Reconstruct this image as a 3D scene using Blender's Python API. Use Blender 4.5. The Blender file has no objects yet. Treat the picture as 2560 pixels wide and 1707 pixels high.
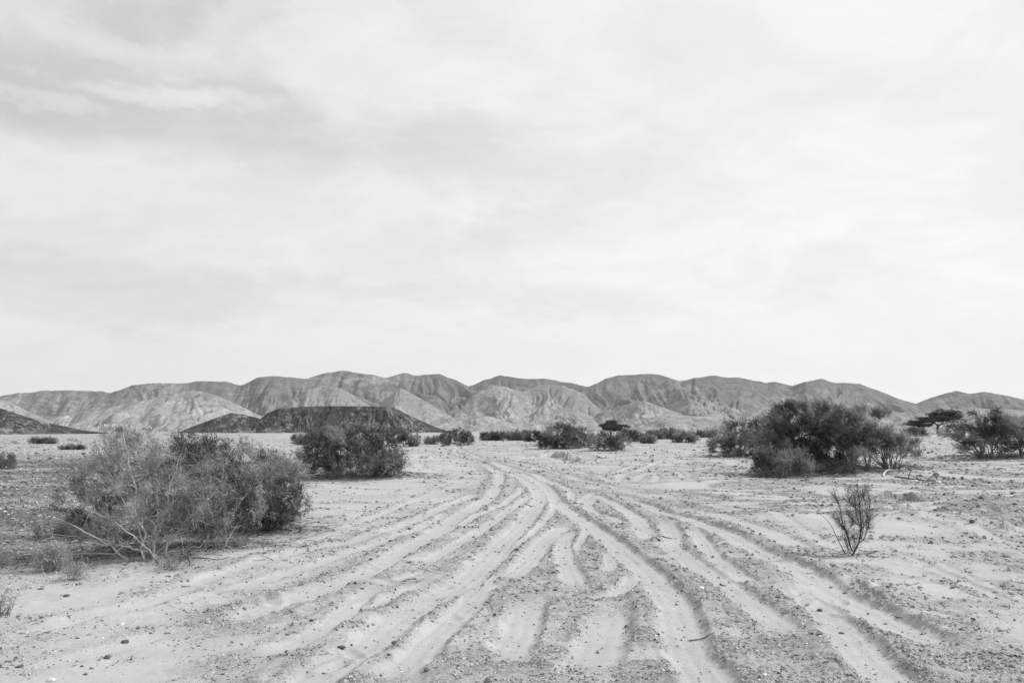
import bpy, math, random
import numpy as np
from mathutils import Vector

scene = bpy.context.scene
C = scene.collection
R = math.radians

# ------------------------------------------------------------------ camera
CAMH = 1.7
FPX = 28.0 / 36.0 * 2560.0            # focal length in photo pixels
HORIZON = 1076.0
PITCH = math.atan((HORIZON - 853.5) / FPX)
cam_d = bpy.data.cameras.new('camera')
cam_d.lens = 28.0; cam_d.sensor_width = 36.0
cam_d.clip_start = 0.1; cam_d.clip_end = 40000.0
cam = bpy.data.objects.new('camera', cam_d); C.objects.link(cam)
cam.location = (0, 0, CAMH)
cam.rotation_euler = (R(90) + PITCH, 0, 0)
scene.camera = cam

# ------------------------------------------------------------------ light
SUN_EL = R(42)
SUN_AZ = R(80)                         # clockwise from the view direction (+Y) towards +X
sun_d = bpy.data.lights.new('sun', 'SUN')
sun_d.energy = 3.8; sun_d.angle = R(2.5); sun_d.color = (1, 0.995, 0.985)
sun = bpy.data.objects.new('sun', sun_d); C.objects.link(sun)
sd = Vector((math.sin(SUN_AZ) * math.cos(SUN_EL), math.cos(SUN_AZ) * math.cos(SUN_EL), math.sin(SUN_EL)))
sun.rotation_euler = (-sd).to_track_quat('-Z', 'Y').to_euler()
scene.view_settings.view_transform = 'Standard'
scene.view_settings.look = 'None'
scene.view_settings.exposure = 0.0
scene.view_settings.gamma = 1.0


class NT:
    """tiny helper for node trees"""
    def __init__(self, nt):
        self.nt = nt; nt.nodes.clear()
    def n(self, t, **kw):
        nd = self.nt.nodes.new(t)
        for k, v in kw.items(): setattr(nd, k, v)
        return nd
    def l(self, a, b): self.nt.links.new(a, b)
    def _in(self, sock, v):
        if v is None: return
        if isinstance(v, bpy.types.NodeSocket): self.l(v, sock)
        else: sock.default_value = v
    def math(self, op, a, b=None, c=None, clamp=False):
        m = self.n('ShaderNodeMath', operation=op); m.use_clamp = clamp
        self._in(m.inputs[0], a); self._in(m.inputs[1], b)
        if c is not None: self._in(m.inputs[2], c)
        return m.outputs[0]
    def mix(self, f, a, b):
        m = self.n('ShaderNodeMix', data_type='FLOAT')
        self._in(m.inputs[0], f); self._in(m.inputs[2], a); self._in(m.inputs[3], b)
        return m.outputs[0]
    def mapr(self, v, a, b, c=0.0, d=1.0, smooth=True):
        m = self.n('ShaderNodeMapRange'); m.interpolation_type = 'SMOOTHSTEP' if smooth else 'LINEAR'
        self._in(m.inputs[0], v)
        for i, x in enumerate((a, b, c, d)): m.inputs[i + 1].default_value = x
        return m.outputs[0]
    def noise(self, vec, scale, detail=4, rough=0.55, dist=0.0):
        m = self.n('ShaderNodeTexNoise'); self._in(m.inputs['Vector'], vec)
        m.inputs['Scale'].default_value = scale; m.inputs['Detail'].default_value = detail
        m.inputs['Roughness'].default_value = rough; m.inputs['Distortion'].default_value = dist
        return m.outputs['Fac']
    def mapping(self, vec, scale=(1, 1, 1), loc=(0, 0, 0), rot=(0, 0, 0)):
        m = self.n('ShaderNodeMapping'); self._in(m.inputs[0], vec)
        m.inputs['Scale'].default_value = scale; m.inputs['Location'].default_value = loc; m.inputs['Rotation'].default_value = rot
        return m.outputs[0]
    def comb(self, x, y, z=0.0):
        m = self.n('ShaderNodeCombineXYZ')
        for i, v in enumerate((x, y, z)): self._in(m.inputs[i], v)
        return m.outputs[0]
    def grey(self, v):
        return self.comb(v, v, v)


# ------------------------------------------------------------------ sky (monochrome, thin veils of cloud)
world = bpy.data.worlds.new('World'); scene.world = world; world.use_nodes = True
w = NT(world.node_tree)
sky = w.n('ShaderNodeTexSky'); sky.sky_type = 'NISHITA'; sky.sun_disc = False
sky.sun_elevation = SUN_EL; sky.sun_rotation = SUN_AZ
sky.air_density = 1.0; sky.dust_density = 2.0; sky.ozone_density = 1.0
bw = w.n('ShaderNodeRGBToBW'); w.l(sky.outputs[0], bw.inputs[0])
tc = w.n('ShaderNodeTexCoord')
sep = w.n('ShaderNodeSeparateXYZ'); w.l(tc.outputs['Generated'], sep.inputs[0])
az = w.math('ARCTAN2', sep.outputs[0], sep.outputs[1])     # 0 = +Y, positive to the right
el = w.math('ARCSINE', sep.outputs[2])
# cloud sheet coordinates (a flat sheet overhead gives streaks that flatten to the horizon)
den = w.math('ADD', sep.outputs[2], 0.34)
cx = w.math('DIVIDE', sep.outputs[0], den); cy = w.math('DIVIDE', sep.outputs[1], den)
sheet = w.comb(cx, cy, 0.0)
warp = w.noise(sheet, 1.1, 4, 0.55)
wz = w.math('MULTIPLY', w.math('SUBTRACT', warp, 0.5), 0.22)
warp2 = w.noise(w.mapping(sheet, loc=(7.3, 2.1, 0)), 3.3, 7, 0.68)
warp3 = w.noise(w.mapping(sheet, loc=(1.3, 5.1, 0)), 8.0, 6, 0.7)
wx = w.math('MULTIPLY', w.math('SUBTRACT', warp2, 0.5), 0.42)
azw = w.math('ADD', az, wx); elw = w.math('ADD', w.math('ADD', el, wz), w.math('MULTIPLY', w.math('SUBTRACT', warp3, 0.5), 0.07))


def sky_ang(px, py):
    dx = (px - 1280) / FPX; dy = (853.5 - py) / FPX
    cp, sp = math.cos(PITCH), math.sin(PITCH)
    v = Vector((dx, cp - dy * sp, sp + dy * cp)).normalized()
    return math.atan2(v.x, v.y), math.asin(v.z)


def blob(px, py, rx, ry, rot=0.0, soft=0.0):
    """soft elliptical patch of sky round a direction; 1 inside, 0 outside"""
    a0, e0 = sky_ang(px, py)
    ra = rx / FPX; re = ry / FPX
    da = w.math('SUBTRACT', azw, a0); de = w.math('SUBTRACT', elw, e0)
    c, s = math.cos(rot), math.sin(rot)
    u = w.math('ADD', w.math('MULTIPLY', da, c / ra), w.math('MULTIPLY', de, s / ra))
    v = w.math('ADD', w.math('MULTIPLY', da, -s / re), w.math('MULTIPLY', de, c / re))
    d = w.math('ADD', w.math('MULTIPLY', u, u), w.math('MULTIPLY', v, v))
    return w.mapr(d, 1.9, soft)

hole = None
for args in (((120, 235, 900, 120, 0.02), 0.7), ((500, 40, 260, 70, 0.1), 0.75), ((820, 330, 620, 90, -0.05), 0.6),
             ((1420, 470, 230, 90, 0.5), 0.4), ((60, 80, 250, 90, 0.2), 0.3), ((250, 720, 520, 60, 0.0), 0.35),
             ((1180, 760, 560, 40, -0.03), 0.25), ((2420, 250, 220, 70, 0.1), 0.22), ((2050, 660, 260, 50, 0.2), 0.2)):
    b = w.math('MULTIPLY', blob(*args[0]), args[1])
    hole = b if hole is None else w.math('MAXIMUM', hole, b)
puff = None
for args in (((860, 120, 190, 170, -0.6), 1.0), ((1120, 215, 230, 50, 0.1), 0.9), ((420, 240, 230, 26, 0.04), 0.75), ((60, 257, 150, 18, 0.0), 0.5),
             ((330, 110, 260, 36, -0.05), 0.55), ((620, 60, 110, 80, 0.3), 0.5)):
    b = w.math('MULTIPLY', blob(*args[0]), args[1])
    puff = b if puff is None else w.math('MAXIMUM', puff, b)
streak = w.noise(w.mapping(sheet, scale=(1.3, 1.7, 1), rot=(0, 0, 0.5)), 2.2, 8, 0.6, 0.6)
fine = w.noise(w.mapping(sheet, scale=(1.3, 2.0, 1), rot=(0, 0, -0.3)), 5.5, 8, 0.62, 0.7)
st = w.mapr(streak, 0.32, 0.70)
holev = w.math('MULTIPLY', hole, w.mapr(st, 0.0, 1.0, 1.0, 0.62, False))
clear = w.math('MULTIPLY', holev, w.math('SUBTRACT', 1.0, puff), clamp=True)
# luminance of the veil: brighter towards the sun's side
side = w.mapr(az, -0.75, 0.55, 0.0, 1.0)
low = w.mapr(el, 0.0, 0.5, 1.0, 0.0)
veil = w.mix(side, 7.5, 9.1)
amp = w.mapr(el, 0.02, 0.25, 0.25, 1.0)
veil = w.math('ADD', veil, w.math('MULTIPLY', w.math('MULTIPLY', w.math('SUBTRACT', st, 0.5), 0.9), amp))
veil = w.math('ADD', veil, w.math('MULTIPLY', w.math('MULTIPLY', w.math('SUBTRACT', fine, 0.5), 1.1), amp))
veil = w.math('ADD', veil, w.math('MULTIPLY', puff, 0.55))
veil = w.math('ADD', veil, w.math('MULTIPLY', low, 0.8))
thin = w.mix(side, 5.6, 8.2)                               # open sky between the veils, hazy
thin = w.mix(0.12, thin, w.math('MULTIPLY', bw.outputs[0], 1.0))
lum = w.mix(clear, veil, thin)
below = w.mapr(el, -0.02, 0.0, 0.55, 1.0)
lum = w.math('MULTIPLY', lum, below)
bg = w.n('ShaderNodeBackground'); w.l(w.grey(lum), bg.inputs[0]); bg.inputs[1].default_value = 0.1
wo = w.n('ShaderNodeOutputWorld'); w.l(bg.outputs[0], wo.inputs[0])

# ------------------------------------------------------------------ small maths
rng = np.random.default_rng(7)
random.seed(7)


def ray(px, py):
    dx = (px - 1280) / FPX; dy = (853.5 - py) / FPX
    cp, sp = math.cos(PITCH), math.sin(PITCH)
    return dx, cp - dy * sp, sp + dy * cp


def G(px, py, z=0.0):
    """where the sight line of a photo pixel meets the level z"""
    x, y, zz = ray(px, py)
    t = (CAMH - z) / max(-zz, 1e-4)
    return (x * t, y * t)


def P(px, py, D):
    x, y, z = ray(px, py)
    return (x / y * D, D, CAMH + z / y * D)


def hash2(ix, iy, seed):
    h = (ix.astype(np.int64) * 374761393 + iy.astype(np.int64) * 668265263 + seed * 974634777) & 0xffffffff
    h = ((h ^ (h >> 13)) * 1274126177) & 0xffffffff
    h = ((h ^ (h >> 16)) * 2246822519) & 0xffffffff
    return ((h ^ (h >> 15)) & 0xffffff).astype(np.float64) / 0xffffff


def vnoise(x, y, seed=0):
    ix = np.floor(x); iy = np.floor(y); fx = x - ix; fy = y - iy
    fx = fx * fx * fx * (fx * (fx * 6 - 15) + 10); fy = fy * fy * fy * (fy * (fy * 6 - 15) + 10)
    ix = ix.astype(np.int64); iy = iy.astype(np.int64)
    a = hash2(ix, iy, seed); b = hash2(ix + 1, iy, seed); c = hash2(ix, iy + 1, seed); d = hash2(ix + 1, iy + 1, seed)
    return (a + (b - a) * fx) * (1 - fy) + (c + (d - c) * fx) * fy


def fbm(x, y, seed=0, oct=4, rough=0.5, lac=2.03):
    s = 0; a = 1; t = 0
    for i in range(oct):
        s = s + a * vnoise(x, y, seed + i * 17); t += a; a *= rough
        x, y = (x * 0.8 - y * 0.6) * lac + 11.3, (x * 0.6 + y * 0.8) * lac + 5.7
    return s / t


def sstep(a, b, x):
    t = np.clip((x - a) / (b - a), 0, 1); return t * t * (3 - 2 * t)


# ------------------------------------------------------------------ mesh helpers
def mesh_from(name, verts, faces, mat=None, smooth=False, attrs=None):
    verts = np.asarray(verts, dtype=np.float32); faces = np.asarray(faces, dtype=np.int32)
    me = bpy.data.meshes.new(name)
    k = faces.shape[1]
    me.vertices.add(len(verts)); me.vertices.foreach_set('co', verts.ravel())
    me.loops.add(faces.size); me.loops.foreach_set('vertex_index', faces.ravel())
    me.polygons.add(len(faces)); me.polygons.foreach_set('loop_start', np.arange(0, faces.size, k, dtype=np.int32))
    me.update(calc_edges=True)
    me.polygons.foreach_set('use_smooth', np.full(len(faces), bool(smooth)))
    if attrs:
        for an, v in attrs.items():
            a = me.attributes.new(an, 'FLOAT', 'POINT'); a.data.foreach_set('value', np.asarray(v, dtype=np.float32).ravel())
    if mat: me.materials.append(mat)
    return me


def link(name, me, parent=None, loc=(0, 0, 0), rz=0.0):
    o = bpy.data.objects.new(name, me); C.objects.link(o)
    o.location = loc; o.rotation_euler = (0, 0, rz)
    if parent: o.parent = parent
    return o


def tag(o, label, cat, group=None):
    o['label'] = label; o['category'] = cat
    if group: o['group'] = group
    return o


def empty(name, loc=(0, 0, 0)):
    o = bpy.data.objects.new(name, None); C.objects.link(o); o.location = loc; o.empty_display_size = 0.2
    return o


# ------------------------------------------------------------------ materials
def new_mat(name):
    m = bpy.data.materials.new(name); m.use_nodes = True
    return m, NT(m.node_tree)


def finish(t, col, rough=0.95, bump=None, spec=0.15, extra=None):
    p = t.n('ShaderNodeBsdfPrincipled')
    t._in(p.inputs['Base Color'], t.grey(col) if not isinstance(col, float) else (col, col, col, 1))
    t._in(p.inputs['Roughness'], rough); p.inputs['Specular IOR Level'].default_value = spec
    if bump is not None: t.l(bump, p.inputs['Normal'])
    o = t.n('ShaderNodeOutputMaterial')
    t.l(p.outputs[0], o.inputs[0])
    return p


def bump(t, h, strength, dist, normal=None):
    b = t.n('ShaderNodeBump'); t._in(b.inputs['Height'], h); b.inputs['Strength'].default_value = strength
    b.inputs['Distance'].default_value = dist
    if normal is not None: t.l(normal, b.inputs['Normal'])
    return b.outputs[0]


def ground_material():
    m, t = new_mat('desert_ground')
    geo = t.n('ShaderNodeNewGeometry'); pos = geo.outputs['Position']
    gr = t.n('ShaderNodeAttribute', attribute_name='gravel').outputs['Fac']
    dk = t.n('ShaderNodeAttribute', attribute_name='dark').outputs['Fac']
    n1 = t.noise(pos, 0.35, 5, 0.6); n2 = t.noise(pos, 2.4, 5, 0.65); n3 = t.noise(pos, 55, 4, 0.8); n4 = t.noise(pos, 16, 4, 0.75)
    sand = t.mix(t.mapr(n2, 0.3, 0.7), 0.385, 0.425)
    grav = t.mix(t.mapr(n4, 0.38, 0.60), 0.27, 0.40)
    speck = t.mapr(n3, 0.47, 0.38)
    grav = t.mix(t.math('MULTIPLY', speck, 0.6), grav, 0.08)
    light = t.mapr(n3, 0.58, 0.68)
    grav = t.mix(t.math('MULTIPLY', light, 0.5), grav, 0.56)
    c = t.mix(gr, sand, grav)
    n5 = t.noise(t.mapping(pos, scale=(1, 1, 1)), 5.0, 6, 0.8)
    dd = t.mapr(n5, 0.44, 0.60)
    dkf = t.math('MULTIPLY', dk, t.mix(dd, 1.0, 0.55))
    c = t.mix(dkf, c, t.mix(n4, 0.07, 0.17))
    c = t.math('MULTIPLY', c, t.mapr(n1, 0.3, 0.7, 0.92, 1.06))
    nb = bump(t, n4, 0.35, 0.02)
    hb = t.math('MULTIPLY', n3, t.mix(gr, 0.15, 1.0))
    nb = bump(t, hb, 0.9, 0.014, nb)
    finish(t, c, 0.95, nb, 0.1)
    return m


def hill_material(name, a, b, pale, strata=0.0, scale=1.0):
    m, t = new_mat(name)
    geo = t.n('ShaderNodeNewGeometry'); pos = geo.outputs['Position']
    gul = t.n('ShaderNodeAttribute', attribute_name='gully').outputs['Fac']
    n1 = t.noise(pos, 0.006 * scale, 6, 0.6); n2 = t.noise(pos, 0.05 * scale, 6, 0.7); n3 = t.noise(pos, 0.35 * scale, 3, 0.7)
    c = t.mix(t.mapr(n2, 0.3, 0.7), a, b)
    pm = t.math('MULTIPLY', t.mapr(n1, 0.50, 0.66), t.mapr(n2, 0.40, 0.62))
    sp = t.n('ShaderNodeSeparateXYZ'); t.l(pos, sp.inputs[0])
    c = t.mix(t.math('MULTIPLY', pm, 0.8), c, pale)
    c = t.mix(t.math('MULTIPLY', t.mapr(gul, 0.42, 0.75), t.math('MULTIPLY', t.mapr(n2, 0.42, 0.58), 0.5)), c, pale)
    if strata > 0:
        zz = t.math('ADD', t.math('MULTIPLY', sp.outputs[2], 0.16 * scale), t.math('ADD', t.math('MULTIPLY', n1, 14.0), t.math('MULTIPLY', n2, 2.0)))
        s = t.math('ABSOLUTE', t.math('SINE', zz))
        sm = t.math('MULTIPLY', t.math('MULTIPLY', t.mapr(s, 0.9, 1.0), t.mapr(n1, 0.50, 0.42)), t.mapr(n2, 0.45, 0.6))
        c = t.mix(t.math('MULTIPLY', sm, strata), c, a * 0.45)
    c = t.mix(t.math('MULTIPLY', t.mapr(n3, 0.46, 0.36), 0.5), c, a * 0.55)
    nb = bump(t, n2, 0.6, 6.0 / scale)
    nb = bump(t, n3, 0.6, 1.2 / scale, nb)
    finish(t, c, 0.97, nb, 0.05)
    return m


def bark_material(name, lo, hi):
    m, t = new_mat(name)
    geo = t.n('ShaderNodeNewGeometry')
    n = t.noise(geo.outputs['Position'], 14, 4, 0.7)
    n2 = t.noise(geo.outputs['Position'], 2.2, 2, 0.5)
    c = t.mix(t.mapr(t.math('ADD', t.math('MULTIPLY', n, 0.5), t.math('MULTIPLY', n2, 0.5)), 0.38, 0.62), lo, hi)
    finish(t, c, 0.85, bump(t, n, 0.5, 0.004), 0.2)
    return m


def leaf_material(name, lo, hi, trans=0.25):
    m, t = new_mat(name)
    at = t.n('ShaderNodeAttribute', attribute_name='tone').outputs['Fac']
    c = t.grey(t.mix(at, lo, hi))
    d = t.n('ShaderNodeBsdfDiffuse'); t.l(c, d.inputs[0])
    tr = t.n('ShaderNodeBsdfTranslucent'); t.l(c, tr.inputs[0])
    mx = t.n('ShaderNodeMixShader'); mx.inputs[0].default_value = trans
    t.l(d.outputs[0], mx.inputs[1]); t.l(tr.outputs[0], mx.inputs[2])
    o = t.n('ShaderNodeOutputMaterial'); t.l(mx.outputs[0], o.inputs[0])
    return m


def stone_material(name, lo, hi, attr=False):
    m, t = new_mat(name)
    geo = t.n('ShaderNodeNewGeometry')
    n = t.noise(geo.outputs['Position'], 30, 4, 0.7)
    if attr:
        at = t.n('ShaderNodeAttribute', attribute_name='tone').outputs['Fac']
        c = t.mix(at, lo, hi); c = t.math('MULTIPLY', c, t.mapr(n, 0.3, 0.7, 0.85, 1.12))
    else:
        c = t.mix(t.mapr(n, 0.35, 0.65), lo, hi)
    finish(t, c, 0.9, bump(t, n, 0.5, 0.006), 0.15)
    return m


M_GROUND = ground_material()
M_RANGE = hill_material('hill_rock', 0.135, 0.215, 0.36, 0.8)
M_FOOT = hill_material('foothill_rock', 0.20, 0.30, 0.46, 0.6, 1.4)
M_PALE = hill_material('pale_hill_rock', 0.22, 0.34, 0.48, 0.3, 1.6)
M_DARK = hill_material('dark_hill_rock', 0.022, 0.07, 0.30, 0.5, 4.5)
M_BARK_PALE = bark_material('bleached_bark', 0.26, 0.60)
M_BARK = bark_material('grey_bark', 0.10, 0.26)
M_BARK_DARK = bark_material('dark_bark', 0.035, 0.085)
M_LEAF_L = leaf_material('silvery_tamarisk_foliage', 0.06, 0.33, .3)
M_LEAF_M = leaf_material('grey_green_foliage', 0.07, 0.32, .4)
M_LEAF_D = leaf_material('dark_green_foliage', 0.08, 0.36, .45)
M_LEAF_A = leaf_material('acacia_foliage', 0.03, 0.11, 0.3)
M_STRAW = leaf_material('dry_straw', 0.34, 0.60)
M_PEB = stone_material('pebble_stone', 0.07, 0.62, True)
M_ST_DK = stone_material('dark_stone', 0.06, 0.14)
M_ST_MD = stone_material('grey_stone', 0.18, 0.32)
M_ST_LT = stone_material('pale_stone', 0.50, 0.68)

# ------------------------------------------------------------------ ground: wheel ruts traced from the photo
ORG = {'1': (1200, 1100, 3.92), '2': (700, 1307, 3.92), '3': (1200, 1307, 3.92), '4': (1700, 1307, 3.92), '5': (800, 1080, 3.92),
       'a': (0, 0, 1), 'b': (800, 880, 2.735), 'c': (1700, 940, 2.735), 'd': (0, 1300, 2.735), 'e': (1700, 1250, 2.735), 'f': (0, 1040, 5.88)}


def tr(spec):
    out = []
    org = 'a'
    for q in spec:
        if isinstance(q, str): org = q; continue
        ox, oy, s = ORG[org]; out.append((ox + q[0] / s, oy + q[1] / s))
    return out

# (points, half width m, depth m, berm height m)
RUTS = [
    (['a', (1330, 1096), (1220, 1108), (1152, 1119), (1136, 1131), (1166, 1143), '1', (-40, 165), (130, 222), (330, 315), (520, 395), (650, 475), (740, 590), (850, 700), (960, 785), (1120, 890), (1270, 1000), (1400, 1110), (1540, 1220),
      '3', (1650, 500), (1790, 670), (1910, 820), (1950, 950), (1980, 1050), (2020, 1160), (2090, 1300), (2200, 1450), (2270, 1600)], .19, .075, .075),
    (['1', (1130, 540), (1190, 562), (1290, 615), (1400, 690), (1500, 760), (1590, 850), (1640, 940), (1690, 1000)], .17, .06, .06),
    (['1', (1790, 790), (1860, 890), (1900, 990), (1870, 1055), (1950, 1120), (2100, 1215), (2250, 1320), '4', (450, 610), (560, 690), (720, 800), (850, 900), (1000, 1010), (1130, 1150)], .17, .055, .055),
    (['1', (1360, 575), (1500, 592), (1640, 645), (1780, 730), (2000, 790), (2200, 870), '4', (390, 115), (480, 150), (620, 220), (770, 305), (920, 365), (1100, 440), (1250, 530), (1400, 630), (1600, 735), (1800, 830), (2000, 945), (2200, 1055), (2380, 1140), (2560, 1240)], .21, .085, .085),
    (['4', (60, 50), (190, 160), (260, 260), (340, 360), (470, 450), (600, 530), (720, 640)], .14, .05, .05),
    (['4', (880, 470), (1050, 600), (1200, 700), (1330, 785), (1450, 880), (1550, 990), (1650, 1100), (1750, 1220), (1860, 1330), (1990, 1450), (2120, 1568), (2200, 1640)], .18, .07, .06),
    (['1', (1900, 640), (2200, 730), '4', (460, -20), (600, 40), (760, 85), (900, 135), (1050, 210), (1200, 290)], .2, .035, .03),
    (['c', (100, 850), (400, 915), (650, 965), '4', (1480, 260), (1900, 330)], .12, .02, .015),
    (['e', (1380, 350), (1600, 415), (1800, 500), (2000, 610), (2200, 690), (2400, 722)], .07, .03, .02),
    (['e', (1560, 390), (1750, 430), (1920, 505), (2080, 585), (2300, 690)], .06, .02, .015),
    (['e', (1340, 130), (1600, 140), (1800, 190), (2000, 230), (2200, 290), (2400, 330)], .14, .04, .03),
    # arcs sweeping away to the right
    (['a', (1150, 1125), '1', (60, 195), (300, 268), (500, 335), (700, 425), (860, 482), (1050, 503), (1300, 532), (1500, 562), (1800, 592), (2050, 622), (2400, 668)], .2, .09, .05),
    (['1', (0, 165), (250, 205), (450, 245), (650, 292), (850, 362), (1000, 410), (1200, 442), (1400, 470), (1700, 492), (2000, 520), (2400, 566)], .2, .08, .05),
    (['1', (450, 215), (900, 285), (1050, 340), (1200, 395), (1300, 425)], .14, .05, .03),
    (['1', (1330, 430), (1450, 362), (1560, 305), (1700, 240), (1800, 205), (2000, 182), (2352, 160), (2700, 140)], .16, .06, .05),
    (['1', (1200, 345), (1320, 330), (1420, 285), (1520, 250)], .12, .04, .03),
    (['1', (1500, 430), (1600, 395), (1700, 350), (1780, 330)], .14, .05, .05),
    (['1', (1700, 440), (1740, 400), (1700, 380), (1800, 340)], .12, .05, .05),
    (['1', (1900, 330), (2000, 400), (2100, 430)], .12, .04, .04),
    (['1', (1130, 520), (1020, 590), (960, 650)], .11, .045, .04),
    (['1', (1130, 560), (1060, 635), (1090, 715), (1200, 755), (1320, 790), (1400, 860)], .13, .05, .045),
    (['1', (850, 490), (900, 550), (890, 600)], .1, .04, .03),
    # left fan
    (['1', (640, 480), (720, 600), (725, 680), (690, 760), (600, 855), (480, 960), (340, 1055), (235, 1135), '2', (2080, 430), (1950, 560), (1850, 690), (1780, 800)], .085, .045, .05),
    (['1', (0, 225), (200, 305), (330, 355), (450, 420), (560, 490), (590, 570), (570, 640), (510, 730), (440, 815), (370, 905), (250, 1000), (120, 1130), (0, 1240),
      '2', (1800, 570), (1600, 685), (1400, 795), (1220, 900), (1090, 1000), (990, 1080), (840, 1210), (650, 1310), (450, 1430), (280, 1568), (200, 1630)], .2, .075, .075),
    (['5', (2070, 620), (1950, 725), (1800, 840), (1600, 975), (1400, 1080), (1200, 1180), (1040, 1270)], .11, .03, .04),
    (['5', (2010, 520), (1960, 600), (1880, 660), (1780, 735), (1640, 800), (1500, 870), (1350, 935), (1200, 1005), (1050, 1080)], .1, .045, .05),
    (['5', (1640, 330), (1760, 420), (1740, 530), (1690, 620), (1600, 695), (1480, 775), (1350, 855), (1200, 950), (1050, 1040), (880, 1130), (700, 1215), (560, 1300), (400, 1380), (200, 1470), (0, 1560), (-400, 1700), (-900, 1860)], .18, .06, .065),
    (['5', (1560, 600), (1480, 635), (1380, 680), (1250, 735), (1080, 820), (900, 900), (700, 960), (500, 1012), (300, 1080), (0, 1135), (-500, 1260), (-1000, 1420), (-1500, 1560)], .13, .04, .045),
    (['5', (1350, 765), (1150, 880), (1000, 942), (800, 1012), (500, 1112), (200, 1205), (0, 1272), (-400, 1400), (-900, 1560)], .1, .02, .025),
    (['5', (1200, 560), (1050, 625), (900, 690), (700, 780), (500, 855), (300, 945), (100, 1030), (-100, 1080), (-600, 1210), (-1200, 1330)], .11, .025, .025),
    (['5', (1550, 500), (1300, 560), (1000, 640), (700, 620), (350, 640), (0, 600)], .16, .02, .02),
    (['d', (0, 830), (300, 740), (600, 660), (900, 610), (1100, 540), (1300, 460), (1600, 380)], .13, .02, .03),
    (['d', (0, 990), (400, 960), (700, 880), (1000, 800), (1300, 700)], .12, .015, .03),
    (['2', (1570, 505), (1420, 590), (1210, 680), (1050, 745), (900, 820), (760, 900)], .1, .04, .045),
    (['2', (1100, 560), (950, 640), (780, 740), (650, 880), (450, 1012), (300, 1095), (100, 1190), (-100, 1260), (-500, 1420)], .12, .04, .04),
    (['2', (1480, 430), (1250, 510), (1090, 545)], .08, .04, .035),
    (['2', (2230, 560), (2010, 620), (1900, 730), (1790, 850), (1600, 1010), (1460, 1150), (1360, 1280), (1220, 1450), (1100, 1600)], .15, .05, .05),
    (['3', (900, 10), (780, 90), (640, 190), (560, 290), (480, 380), (370, 470), (260, 560)], .16, .06, .055),
    (['3', (880, 90), (830, 180), (820, 290), (860, 420), (920, 540), (960, 650)], .14, .05, .05),
    (['3', (1600, 520), (1480, 600), (1370, 680), (1250, 715), (1060, 690)], .11, .045, .045),
    (['3', (540, 640), (480, 790), (430, 950), (380, 1090), (310, 1230), (200, 1330)], .17, .06, .065),
    (['3', (1240, 790), (1280, 900), (1250, 1010), (1210, 1110), (1160, 1250), (1090, 1400), (1060, 1600)], .2, .055, .06),
    (['3', (1210, 280), (1280, 360), (1290, 440), (1220, 520)], .1, .04, .04),
    (['3', (1040, 60), (1030, 150), (960, 240), (940, 330)], .07, .03, .035),
]
# low cut banks: (points, height); the ground on the far side of the line stands higher
SCARPS = [
    (['1', (430, 185), (560, 172), (680, 163), (820, 172), (865, 197), (960, 207), (1090, 225)], .26),
    (['c', (1310, 842), (1400, 832), (1500, 832), (1620, 850), (1850, 866)], .11),
    (['c', (1320, 962), (1420, 935), (1520, 905), (1640, 940)], .06),
    (['c', (1950, 1080), (2100, 1062), (2220, 1075), (2400, 1060)], .07),
    (['c', (1950, 1010), (2100, 945), (2250, 960), (2400, 950)], .06),
    (['4', (1480, 492), (1700, 590), (1900, 722), (2100, 850), (2300, 965), (2500, 1060)], .032),
    (['5', (850, 352), (980, 342), (1110, 352)], .1),
    (['5', (870, 252), (990, 250), (1080, 256)], .12),
    (['5', (0, 545), (200, 535), (330, 530)], .06),
    (['f', (780, 825), (950, 800), (1200, 820)], .07),
    (['f', (300, 505), (600, 490), (900, 452), (1200, 428), (1450, 432)], .14),
    (['f', (820, 362), (1000, 360), (1220, 395)], .3),
    (['f', (120, 375), (290, 425)], .2),
    (['f', (200, 1400), (400, 1385), (700, 1440), (900, 1460)], .05),
]
MOUNDS = [  # px, py, amp, radius m
    (2050, 1180, .28, 2.2), (2150, 1180, .25, 1.8), (2235, 1172, .18, 1.5), (2480, 1146, .3, 3.0), (880, 1190, .12, 2.0), (960, 1190, .12, 1.0),
    (1840, 1138, .2, 2.5), (1430, 1121, .3, 4.0), (1530, 1126, .25, 3.0), (1120, 1112, .3, 5.0), (2230, 1330, .11, .7), (2330, 1310, .11, .8), (2430, 1330, .10, .7), (2240, 1290, .12, .8), (2400, 1275, .12, .9), (2520, 1300, .12, .8),
    (1950, 1290, .06, 1.2), (1300, 1118, .35, 6), (1650, 1108, .35, 6), (470, 1400, .06, 1.0), (130, 1330, .10, 1.3), (380, 1240, .10, 2.0),
    (1600, 1200, .12, 1.6), (1720, 1190, .13, 1.5), (1820, 1210, .12, 1.6), (1680, 1215, .08, .8),
]


def base_height(X, Y):
    u = X / np.maximum(Y, 1.0)
    z = (fbm(X / 7, Y / 7, 3, 3) - .5) * .16 * sstep(3, 14, Y) + (fbm(X / 1.7, Y / 1.7, 5, 3) - .5) * .06
    rise = sstep(.27, .5, u) * sstep(52, 112, Y) * 1.25
    z = z + rise
    z = z + sstep(-.1, -.35, u) * sstep(60, 160, Y) * 0.15
    for px, py, a, r in MOUNDS:
        mx, my = G(px, py)
        z = z + a * np.exp(-((X - mx) ** 2 + (Y - my) ** 2) / (r * r))
    return z


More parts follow.
